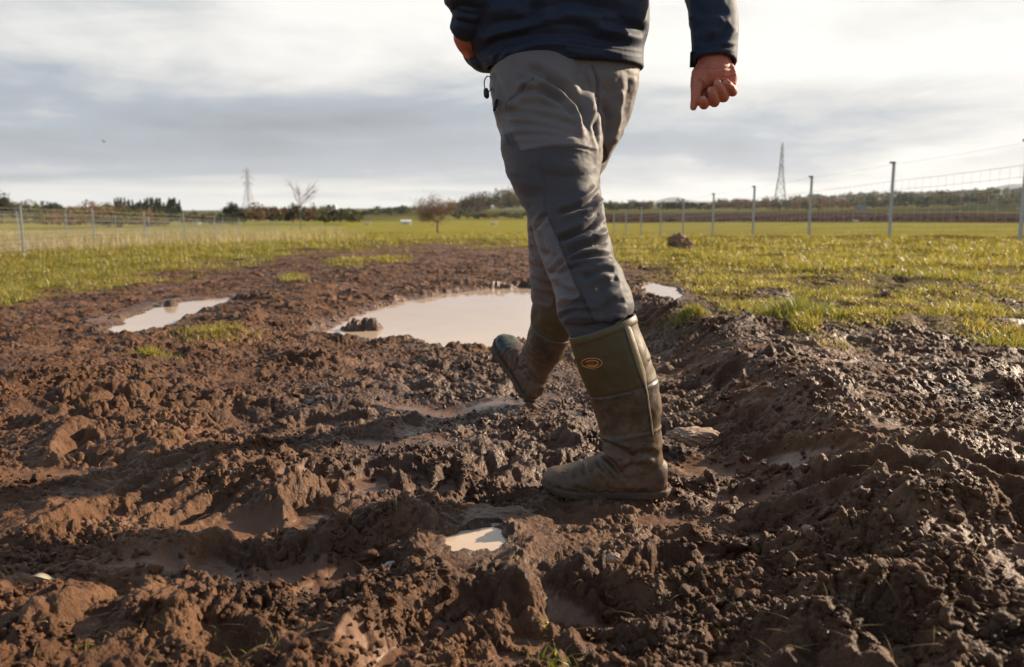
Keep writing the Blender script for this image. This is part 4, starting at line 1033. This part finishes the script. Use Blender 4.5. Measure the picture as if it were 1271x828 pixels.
# pale dry stalks along the left fences
r=np.random.default_rng(17); n=int(30000*QS)
px=r.uniform(-220,455,n); t=r.random(n)
d=np.exp(r.uniform(math.log(24),math.log(95),n)); x=(px-635.5)/1010*d; q=np.stack([x,d,far_h(x,d)],1)
k=(gnoise(x*.5,d*.18,330)+.35*r.normal(size=n)+(260-px)/900>.05)&(px+30*r.normal(size=n)<440); q=q[k]; m=len(q)
blades('dry_grass',q,r.uniform(.12,.75,m)*(.5+.5*r.random(m)),.008*(1+.02*q[:,1]),r.uniform(.1,.6,m),np.array([.52,.41,.29])*r.uniform(.35,1.15,(m,1)),18,'tall pale dry grass standing along the left fences','stuff')
# ================================================================= TREES
def leafmat(name):
    m,nt=newmat(name); b=NB(nt); c=b.attr('col','Color'); p=b.pbr(c,.75); tr=b.n('ShaderNodeBsdfTranslucent'); nt.links.new(c,tr.inputs[0])
    mx=b.n('ShaderNodeMixShader',ins={0:.25,1:p,2:tr.outputs[0]}); b.out(mx.outputs[0]); return m
LEAF=leafmat('foliage'); BARK=simple('bark',(.13,.095,.07),.9,.3,4); TWIG=simple('bare twigs',(.22,.12,.085),.9,.3,4)
def crown_faces(c,rx,rz,n,size,cols,r,kind='round'):
    """leaf clumps: small quads through a lumpy volume"""
    if kind=='spire':
        t=r.random(n)**.6; rad=(1-t*.0)*0; z=c[2]+rz*(1-2*(1-t)); rr=rx*(1-t)**.0*(1.05-t)*np.sqrt(r.random(n))*(.7+.5*np.sin(t*23+r.uniform(0,6))**2)
        z=c[2]-rz+2*rz*t; a=r.uniform(0,6.28,n); p=np.stack([c[0]+rr*np.cos(a),c[1]+rr*np.sin(a),z],1)
    else:
        k=max(5,int(n/24)); lc=r.normal(size=(k,3)); lc/=np.linalg.norm(lc,axis=1)[:,None]; lc*=(r.random((k,1))**.4)*.72; lc[:,2]=np.where(lc[:,2]<-.35,-lc[:,2]*.5,lc[:,2])
        lr=r.uniform(.22,.42,k); w=r.integers(0,k,n); dd=r.normal(size=(n,3)); dd/=np.linalg.norm(dd,axis=1)[:,None]
        p=lc[w]+dd*(lr[w]*r.random(n)**.35)[:,None]; p=c+p*np.array([rx,rx,rz])
    s=size*r.uniform(.5,1.3,n); u=r.normal(size=(n,3)); u/=np.linalg.norm(u,axis=1)[:,None]; v=np.cross(u,r.normal(size=(n,3))); v/=np.linalg.norm(v,axis=1)[:,None]
    V=np.stack([p-u*s[:,None],p+v*s[:,None]*.7,p+u*s[:,None],p-v*s[:,None]*.7],1).reshape(-1,3)
    Q=np.arange(4*n).reshape(n,4); col=np.repeat(cols[r.integers(0,len(cols),n)]*r.uniform(.7,1.25,(n,1)),4,0)
    return V,Q,col
def branch(mb,p,d,L,rad,depth,r,spread=.5,up=.15,tips=None,gn=6,minr=.01):
    n=4; pts=[p]; dd=d/np.linalg.norm(d)
    for i in range(n):
        dd=dd+r.normal(0,.13,3)+np.array([0,0,up*.3]); dd/=np.linalg.norm(dd); p=p+dd*L/n; pts.append(p)
    mb.tube(pts,np.linspace(rad,max(rad*.55,minr*.6),n+1),5 if depth<2 else 3,False)
    if tips is not None: tips.append(p)
    if depth>0:
        for k in range(3 if depth>1 else 4):
            f=r.uniform(.35,1); q=pts[int(f*n)]; nd=dd+r.normal(0,spread,3); nd[2]=nd[2]*.6+up; branch(mb,q,nd,L*r.uniform(.55,.8),max(rad*.5,minr),depth-1,r,spread,up,tips,gn,minr)
def tree(name,px,D,Hh_,wd,label,cols,seed,trunk_h=.3,tk=1.0,bl=.55,n=900,size=.25,bare=False,kind='round',grp=None,ybase=None,depth=3,lean=0,sprd=.5):
    r=np.random.default_rng(seed); x=(px-635.5)/1010*D; z=gnd((x,D)); 
    if ybase is not None: z=HC+(270-ybase)/1021*D
    b0=np.array([x,D,z]); root=empty(name,b0,label,'tree',grp); tips=[]
    mb=MB(); th=Hh_*trunk_h
    mb.tube([b0-[0,0,.3],b0+[lean*.3*th,0,th*.5],b0+[lean*th,0,th]],[Hh_*.035*tk,Hh_*.026*tk,Hh_*.022*tk],9)
    tr=mb.build('trunk',BARK,root)
    mb=MB()
    for k in range(6):
        a=k*1.05+r.uniform(-.3,.3); d=np.array([math.cos(a)*sprd*1.7,math.sin(a)*sprd*1.7,.9]); branch(mb,b0+[lean*th,0,th*r.uniform(.8,1)],d,(Hh_-th)*bl*(.7+.3*wd/Hh_),Hh_*.014*tk,depth,r,sprd,.12,tips,minr=Hh_*.0022)
    mb.build('branches',TWIG if bare else BARK,tr)
    c=b0+np.array([lean*th,0,(Hh_+th*.8)/2]); V,Q,col=crown_faces(c,wd/2,(Hh_-th*.8)/2,n,size,np.array(cols),r,kind)
    if bare and len(tips)>20:
        tp=np.array(tips); k=r.integers(0,len(tp),n); p=tp[k]+r.normal(0,wd*.06,(n,3))*np.array([1,1,.6])+np.array([0,0,wd*.03]); V=V.reshape(-1,4,3); V=(V-V.mean(1,keepdims=True)+p[:,None]).reshape(-1,3)
    mesh_np('crown',V,Q,LEAF,root,dict(col=col)); return root
AUT=[(.19,.10,.045),(.16,.11,.045),(.22,.14,.05),(.12,.09,.04),(.14,.07,.045)]; EVG=[(.035,.05,.022),(.025,.04,.018),(.05,.065,.028)]; OLV=[(.10,.105,.035),(.075,.085,.03),(.14,.12,.04)]; RUS=[(.23,.11,.06),(.19,.09,.055),(.26,.15,.07)]
tree('hawthorn_tree',543,72,3.25,5.4,'lone bare brown tree with rounded crown on a short trunk in the green field',[(.19,.125,.085),(.15,.10,.07),(.22,.15,.10)],31,.40,n=7000,size=.045,bare=True,depth=4,sprd=.75,ybase=292,bl=.62)
tree('pine_tree',288,190,5.6,4.6,'dark green pine tree left of the left pylon',EVG,32,.18,n=1400,size=.22)
tree('bare_tree',373,95,7.2,2.2,'thin pale leafless young tree with few upright branches on the left skyline',[(.3,.2,.14),(.25,.17,.12)],33,.42,n=90,size=.04,bare=True,depth=2,sprd=.22,ybase=288,tk=.30,bl=.66)
tree('oak_tree',3,240,9.5,8,'tall dark tree at the far left edge of the skyline',EVG+[(.08,.08,.03)],34,.2,n=1500,size=.3)
tree('oak_tree',68,300,8.2,9,'broad dark tree standing above the left tree belt',EVG+[(.07,.07,.03)],35,.2,n=900,size=.3)
tree('oak_tree',915,620,10,14,'reddish bare tree clump at the left end of the wood beyond the ploughed field',RUS,36,.15,n=900,size=.5)
tree('round_tree',1016,560,6,8,'small rounded orange tree on the edge of the ploughed field',[(.26,.16,.05),(.22,.13,.04)],37,.15,n=600,size=.4)
tree('round_tree',976,600,9,9,'yellowish tree right behind the foot of the right pylon',[(.24,.19,.05),(.19,.15,.05)],38,.15,n=700,size=.45)
# woods that read as one mass
def wood(name,label,x0,x1,D0,D1,n,h0,h1,asp,cols,seed,kind='round',nf=110,size=.5,top=None,tr=None):
    r=np.random.default_rng(seed); mb=MB(); cs=[]
    tk=MB()
    for i in range(n):
        px=r.uniform(x0,x1) if kind!='spire' else x0+(x1-x0)*((i*.618)%1.0)+r.normal(0,.6); D=r.uniform(D0,D1); x=(px-635.5)/1010*D; z=gnd((x,D)); h=r.uniform(h0,h1)
        if top is not None: h*=np.interp(px,top[0],top[1])
        c=np.array([x,D,z+h*.52]); pal=cols[r.integers(0,len(cols))] 
        V,Q,col=crown_faces(c,h*asp/2*r.uniform(.8,1.2),h*.5,nf,size,np.array(pal),r,kind); mb.add(V,Q); cs.append(col)
    o=mb.build(name,LEAF,None,False,dict(col=np.concatenate(cs))); tag(o,label,kind='stuff'); log(name); return o
wood('spruce_wood','row of dark conifers on the skyline at the left',143,225,395,440,int(80),5.5,11.5,.38,[EVG],41,'spire',170,.45)
wood('tree_belt','dark and rust coloured belt of trees behind the left fences',-260,150,300,380,130,7,12,1.0,[EVG,AUT,OLV,AUT,RUS],42,nf=190,size=.42,top=([-260,0,40,120,150],[1.3,1.1,.75,.85,.7]))
wood('autumn_thicket','orange and olive autumn scrub behind the left fences',40,205,110,190,110,1.2,4.0,1.25,[RUS,AUT,OLV,[(.26,.2,.06),(.22,.17,.05)],OLV],43,nf=260,size=.13)
wood('autumn_thicket','low hedge of scrub below the conifers at the left',190,300,150,230,60,2.0,3.6,1.3,[AUT,EVG,OLV],44,nf=200,size=.18)
wood('tree_belt','autumn tree belt in the middle of the left skyline',300,445,190,260,90,3.4,6.0,1.1,[AUT,OLV,EVG,RUS],45,nf=230,size=.3,top=([300,320,430,445],[1,1.05,1,.7]))
wood('hedgerow','dark hedgerow and wood on the low hill in the middle distance',445,600,560,640,80,6,9.5,1.5,[OLV,EVG,AUT],46,nf=120,size=.6,top=([445,470,530,545,600],[.4,.9,1,.5,.8]))
wood('hill_wood','dark green wooded hill left of the walker',560,700,620,800,150,12,19,1.3,[EVG,OLV,AUT],47,nf=130,size=.8,top=([560,585,610,655,700],[.5,1.0,1.25,1.35,1.2]))
wood('scrub','low scrub and gorse below the wooded hill',560,700,330,430,60,2,3.6,1.6,[OLV,AUT,EVG],48,nf=130,size=.4)
wood('tree_belt','dark tree belt beyond the ploughed field right of the walker',700,885,600,660,120,8,12,1.0,[EVG,OLV,AUT],49,nf=120,size=.65,top=([700,750,860,885],[.9,.9,.85,.6]))
wood('valley_wood','brown autumn wood beyond the ploughed field',885,1075,560,700,140,7,12,1.3,[AUT,OLV,RUS,EVG],50,nf=130,size=.6)
wood('hill_wood','dark wood climbing the hillside on the right',1075,1560,600,900,280,10,17,1.3,[EVG,OLV,AUT,EVG],51,nf=130,size=.85,top=([1075,1150,1271,1560],[.8,1,1.2,1.3]))
wood('hill_wood','blue grey far woods on the right hills',990,1560,1400,2100,170,12,22,2.2,[EVG,OLV],52,nf=110,size=2.2)
wood('hedgerow','thin dark hedge along the near edge of the ploughed field',700,1560,214,222,190,.9,1.6,2.2,[AUT,EVG,[(.09,.06,.04)]],53,nf=60,size=.2)
# distant hills
def hills(pts,D,name,label,col):
    xs=np.linspace(pts[0][0],pts[-1][0],240); r_=catmull(pts,12); ys=np.interp(xs,r_[:,0],r_[:,1])
    ys=ys-.5*fbm(xs*.05,xs*0+D,4,350); V=[]
    for k,(f,dd) in enumerate(((0,.86),(.55,.93),(1,1.0),(.5,1.12),(0,1.25))):
        d=D*dd; zt=(270-ys)/1021*D; zb=-30+0*ys; z=zb*(1-f)+zt*f; V.append(np.stack([(xs-635.5)/1010*D+0*xs,0*xs+d,z],1))
    n=len(xs); V=np.concatenate(V); Q=[(k*n+i,k*n+i+1,(k+1)*n+i+1,(k+1)*n+i) for k in range(4) for i in range(n-1)]
    tag(mesh_np(name,V,np.array(Q),col),label,kind='structure')
HM=simple('moorland',(.045,.055,.05),.95,.35,.0015)
hills([(-900,263),(0,262),(300,262),(400,262),(445,260),(480,257.5),(515,256),(540,257),(575,255),(610,256),(660,255),(760,255),(800,251),(822,248),(830,244.5),(842,244.5),(850,248),(880,250),(950,249),(1020,246),(1060,243),(1120,240),(1200,238),(1271,236),(1500,240),(2300,250)],9000,'hills','low blue hills along the horizon',HM)
hills([(1130,262),(1180,244),(1220,235),(1250,229),(1290,228),(1400,224),(1600,222),(1900,240),(2300,256)],5200,'hills','darker hill rising beyond the right edge',HM)
# ================================================================= PYLONS
STEEL=simple('pylon steel',(.30,.31,.32),.6,.15,.3)
def pylon(px,ytop,D,yb_,wbase,label,axis,th):
    Hh_=((270-ytop)-(270-yb_))/1021*D; x=(px-635.5)/1010*D; z=HC+(270-yb_)/1021*D; b0=np.array([x,D,z])
    root=empty('pylon',b0,label,'pylon','electricity pylons'); a=math.radians(axis); ca,sa=math.cos(a),math.sin(a)
    def PT(u,v,h): return b0+np.array([u*ca-v*sa,u*sa+v*ca,h])
    W_=lambda h: np.interp(h/Hh_,[0,.58,.95,1.0],[wbase/2,wbase*.14,wbase*.06,wbase*.01])
    mb=MB(); lv=[0,.14,.27,.38,.48,.57,.65,.72,.79,.86,.93,1.0]
    for su in(-1,1):
        for sv in(-1,1): mb.tube([PT(su*W_(l*Hh_),sv*W_(l*Hh_),l*Hh_) for l in lv],th,4)
    mb.build('legs',STEEL,root); mb=MB()
    for i in range(len(lv)-1):
        h0,h1=lv[i]*Hh_,lv[i+1]*Hh_; w0,w1=W_(h0),W_(h1); cs=[(-1,-1),(1,-1),(1,1),(-1,1)]
        for k in range(4):
            (a0,a1),(b0_,b1_)=cs[k],cs[(k+1)%4]
            mb.tube([PT(a0*w0,a1*w0,h0),PT(b0_*w1,b1_*w1,h1)],th*.55,3); mb.tube([PT(b0_*w0,b1_*w0,h0),PT(a0*w1,a1*w1,h1)],th*.55,3); mb.tube([PT(a0*w1,a1*w1,h1),PT(b0_*w1,b1_*w1,h1)],th*.55,3)
    mb.build('bracing',STEEL,root)
    for hf,L in ((.68,wbase*.55),(.80,wbase*.75),(.92,wbase*.5)):
        h=hf*Hh_; w=W_(h); arm=MB()
        for s in(-1,1):
            for sv in(-1,1): arm.tube([PT(s*w,sv*w,h),PT(s*L,0,h+.1)],th*.7,3); arm.tube([PT(s*w,sv*w,h+.045*Hh_),PT(s*L,0,h+.1)],th*.6,3)
            arm.tube([PT(s*L,0,h+.1),PT(s*L,0,h-.05*Hh_)],th*.8,4)
        arm.build('cross_arm',STEEL,root)
pylon(967,178,600,268,10.5,'tall lattice electricity pylon standing right of the walker',78,.20)
pylon(309.5,208,880,272,13,'lattice electricity pylon on the left skyline beside the bare tree',66,.26)
# ================================================================= SMALL FAR THINGS
WH=simple('white painted wall',(.78,.77,.74),.7,.08,1); RF=simple('grey roof',(.22,.2,.19),.7,.2,1); WR=simple('white roof sheet',(.8,.8,.79),.5,.05,1); DK=simple('dark opening',(.03,.03,.035),.3,.1,1); STN=simple('stone wall',(.40,.33,.26),.8,.2,1)
def building(name,px,D,w,dp,h,rh,wm,rm,label,cat,rz=.2,wins=2,lift=0):
    x=(px-635.5)/1010*D; b0=np.array([x,D,gnd((x,D))+lift]); root=empty(name,b0,label,cat); cs,sn=math.cos(rz),math.sin(rz)
    Rm=lambda V:np.array(V)@np.array([[cs,sn,0],[-sn,cs,0],[0,0,1]])+b0
    mb=MB(); mb.add(Rm([(-w/2,-dp/2,-.5),(w/2,-dp/2,-.5),(w/2,dp/2,-.5),(-w/2,dp/2,-.5),(-w/2,-dp/2,h),(w/2,-dp/2,h),(w/2,dp/2,h),(-w/2,dp/2,h),(-w/2,0,h+rh),(w/2,0,h+rh)]),[(0,1,5,4),(1,2,6,5),(2,3,7,6),(3,0,4,7)],[(4,8,7),(5,6,9)]); wl_=mb.build('wall',wm,root,False)
    e=.25; mb=MB(); mb.add(Rm([(-w/2-e,-dp/2-e,h-.05),(w/2+e,-dp/2-e,h-.05),(w/2+e,0,h+rh+.12),(-w/2-e,0,h+rh+.12),(-w/2-e,dp/2+e,h-.05),(w/2+e,dp/2+e,h-.05)]),[(0,1,2,3),(3,2,5,4)]); mb.build('roof',rm,root,False)
    for k in range(wins):
        mb=MB(); u=(k+.5)/wins*w-w/2; s=h*.32; mb.add(Rm([(u-s/2,-dp/2-.03,h*.35),(u+s/2,-dp/2-.03,h*.35),(u+s/2,-dp/2-.03,h*.35+s),(u-s/2,-dp/2-.03,h*.35+s)]),[(0,1,2,3)]); mb.build('window',DK,root,False)
building('field_shelter',504,215,2.3,1.6,.85,.22,WH,WR,'little white field shelter in the green field left of the lone tree','shelter',.1,1)
building('farm_building',408,700,14,8,3.0,1.4,WH,WR,'long white roofed farm building on the left skyline beyond the trees','farm building',.05,4,5)
building('cottage',243,205,1.7,1.4,1.0,.5,WH,RF,'small white cottage behind the left fences','cottage',.3,1)
building('cottage',1068,545,6.5,5,2.6,1.8,STN,RF,'pale stone cottage among the trees on the right','cottage',-.2,2)
SHEEPM=simple('fleece',(.62,.58,.48),.95,.15,8); FACE=simple('sheep face',(.1,.09,.08),.8,.2,8)
def sheep(px,D,rz,label):
    x=(px-635.5)/1010*D; b0=np.array([x,D,gnd((x,D))]); root=empty('sheep',b0,label,'sheep','sheep in the far field'); cs,sn=math.cos(rz),math.sin(rz)
    L=lambda V:np.array(V)@np.array([[cs,sn,0],[-sn,cs,0],[0,0,1]])+b0
    mb=MB(); 
    def lc(pts,rad): chain(mb,[tuple(q) for q in L(pts)],rad,10,3)
    lc([(-.42,0,.62),(-.1,0,.6),(.3,0,.63)],[.2,.27,.22]); lc([(.3,0,.68),(.48,0,.86),(.6,0,.88)],[.16,.12,.10]); lc([(.58,0,.9),(.75,0,.80)],[.09,.055]); lc([(-.5,0,.7),(-.58,0,.5)],[.05,.03])
    for s in(-1,1):
        lc([(.28,s*.12,.5),(.3,s*.12,.25),(.29,s*.12,.02)],[.08,.04,.035]); lc([(-.35,s*.12,.5),(-.45,s*.12,.28),(-.38,s*.12,.02)],[.10,.045,.035]); lc([(.58,s*.07,.95),(.55,s*.17,.92)],[.03,.02])
    V,N,Fc=remesh(mb,.03,1); mesh_np('fleece_body',V,Fc,SHEEPM,root)
for i,(a,D,rz,l) in enumerate(((613,150,0.3,'white sheep grazing in the field just left of the walker'),(1062,170,2.8,'white sheep standing in the green field beyond the right fence'),(456,160,.1,'white sheep lying out in the field right of the left tree belt'))): sheep(a,D,rz,l)
# bird
b0=P(129,176,120); mb=MB(); chain(mb,[b0+[-.2,0,0],b0+[0,0,.02],b0+[.22,0,0]],[.03,.07,.03])
mb.add([b0+[-.05,0,.03],b0+[.08,0,.03],b0+[.0,.5,.22],b0+[-.12,.55,.2]],[(0,1,2,3)]); mb.add([b0+[-.05,0,.03],b0+[.08,0,.03],b0+[.0,-.5,.22],b0+[-.12,-.55,.2]],[(3,2,1,0)])
tag(mb.build('bird',simple('dark feathers',(.03,.03,.03),.7,.1,5)),'tiny dark bird flying high at the upper left','bird')
# ================================================================= AIR
if HAZE>0:
    m,nt=newmat('haze'); b=NB(nt); v=b.n('ShaderNodeVolumePrincipled',ins={'Color':(.86,.92,1.0,1),'Density':HAZE,'Anisotropy':.2}); o_=b.n('ShaderNodeOutputMaterial'); nt.links.new(v.outputs[0],o_.inputs[1])
    mb=MB(); mb.box((0,0,(ZHI-40)/2.0),32000,32000,ZHI+40); tag(mb.build('haze',m,None,False),kind='stuff',label='thin pale air that turns the far hills blue')
# ================================================================= CAMERA, LIGHT, SKY
cam=bpy.data.cameras.new('camera'); co_=bpy.data.objects.new('camera',cam); link(co_)
co_.location=(0,0,HC); co_.rotation_euler=(math.pi/2-PITCH,0,0); cam.sensor_width=36; cam.lens=36*F/W0
cam.clip_start=.05; cam.clip_end=40000
cam.dof.use_dof=True; cam.dof.focus_distance=1.95; cam.dof.aperture_fstop=FSTOP
scene.camera=co_
SUN_AZ=R(90-28); SUN_EL=R(23)        # azimuth from +Y (view direction) towards +X
sv=Vector((math.sin(SUN_AZ)*math.cos(SUN_EL),math.cos(SUN_AZ)*math.cos(SUN_EL),math.sin(SUN_EL)))
sl=bpy.data.lights.new('sun','SUN'); sl.energy=SUN_E; sl.angle=R(.6); sl.color=(1,.83,.62)
so=bpy.data.objects.new('sun',sl); link(so); so.rotation_euler=(-sv).to_track_quat('-Z','Y').to_euler()
w=bpy.data.worlds.new('World'); scene.world=w; w.use_nodes=True; nt=w.node_tree; nt.nodes.clear(); b=NB(nt)
sky=b.n('ShaderNodeTexSky',sky_type='NISHITA',sun_disc=False,sun_elevation=SUN_EL,sun_rotation=SUN_AZ,dust_density=1.5)
tc=b.n('ShaderNodeTexCoord').outputs['Generated']
sep=b.n('ShaderNodeSeparateXYZ'); nt.links.new(tc,sep.inputs[0])
X,Y,Z=sep.outputs
# cloud deck: directions projected on a high plane so that streaks flatten to the horizon
zc=b.math('ADD',b.math('MAXIMUM',Z,0.0),.055)
u=b.math('DIVIDE',X,zc); v=b.math('DIVIDE',Y,zc)
cv=b.n('ShaderNodeCombineXYZ'); nt.links.new(u,cv.inputs[0]); nt.links.new(v,cv.inputs[1]); cv.inputs[2].default_value=3.7
n1=b.noise(cv.outputs[0],.30,8,.58,.5); n2=b.noise(cv.outputs[0],1.5,5,.6,.3)
cv2=b.n('ShaderNodeCombineXYZ'); nt.links.new(b.math('MULTIPLY',X,2.6),cv2.inputs[0]); nt.links.new(b.math('MULTIPLY',Z,10.0),cv2.inputs[1]); nt.links.new(b.math('MULTIPLY',Y,3.2),cv2.inputs[2])
n3=b.noise(cv2.outputs[0],1.0,6,.6,.5)
d=b.math('ADD',b.math('MULTIPLY',n1,.50),b.math('ADD',b.math('MULTIPLY',n3,.38),b.math('MULTIPLY',n2,.12)))
# the deck is heavier on the left and in a band low above the horizon, thin and bright towards the sun
left=b.math('MULTIPLY',b.math('SUBTRACT',.12,X),.11)
band=b.n('ShaderNodeMapRange',interpolation_type='SMOOTHSTEP',ins={'Value':b.math('ABSOLUTE',b.math('SUBTRACT',Z,.085)),'From Min':0.0,'From Max':.10,'To Min':.125,'To Max':-.07}).outputs[0]
high=b.n('ShaderNodeMapRange',interpolation_type='SMOOTHSTEP',ins={'Value':Z,'From Min':.25,'From Max':.75,'To Min':0.0,'To Max':.30}).outputs[0]  # unseen deck overhead darkened to lower the ambient fill
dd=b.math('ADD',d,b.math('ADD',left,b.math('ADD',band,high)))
cl=b.ramp(dd,[(.44,(.665,.655,.63)),(.50,(.58,.575,.56)),(.55,(.45,.46,.465)),(.625,(.27,.31,.365)),(.90,(.13,.145,.17))])
hz=b.n('ShaderNodeMapRange',interpolation_type='SMOOTHSTEP',ins={'Value':Z,'From Min':-.01,'From Max':.035,'To Min':.6,'To Max':0.0}).outputs[0]
cl=b.mix(hz,cl,(.66,.68,.665))
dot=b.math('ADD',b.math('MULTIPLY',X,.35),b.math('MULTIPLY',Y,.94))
cover=b.n('ShaderNodeMapRange',interpolation_type='SMOOTHSTEP',ins={'Value':dot,'From Min':-.1,'From Max':.6,'To Min':.08,'To Max':1.0}).outputs[0]  # deck gives way to dim sky behind the camera, unseen, keeping fill low
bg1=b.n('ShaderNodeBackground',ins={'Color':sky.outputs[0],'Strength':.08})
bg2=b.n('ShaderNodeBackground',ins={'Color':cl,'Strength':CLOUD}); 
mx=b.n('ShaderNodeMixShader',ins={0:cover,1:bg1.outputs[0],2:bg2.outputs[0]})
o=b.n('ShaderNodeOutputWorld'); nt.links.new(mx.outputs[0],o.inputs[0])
vs=scene.view_settings; vs.view_transform='Standard'; vs.look='None'; vs.gamma=1; vs.exposure=EXPO; vs.use_curve_mapping=False
scene.cycles.use_denoising=True; scene.cycles.max_bounces=6; scene.cycles.transparent_max_bounces=8
scene.cycles.volume_bounces=0
log('done')
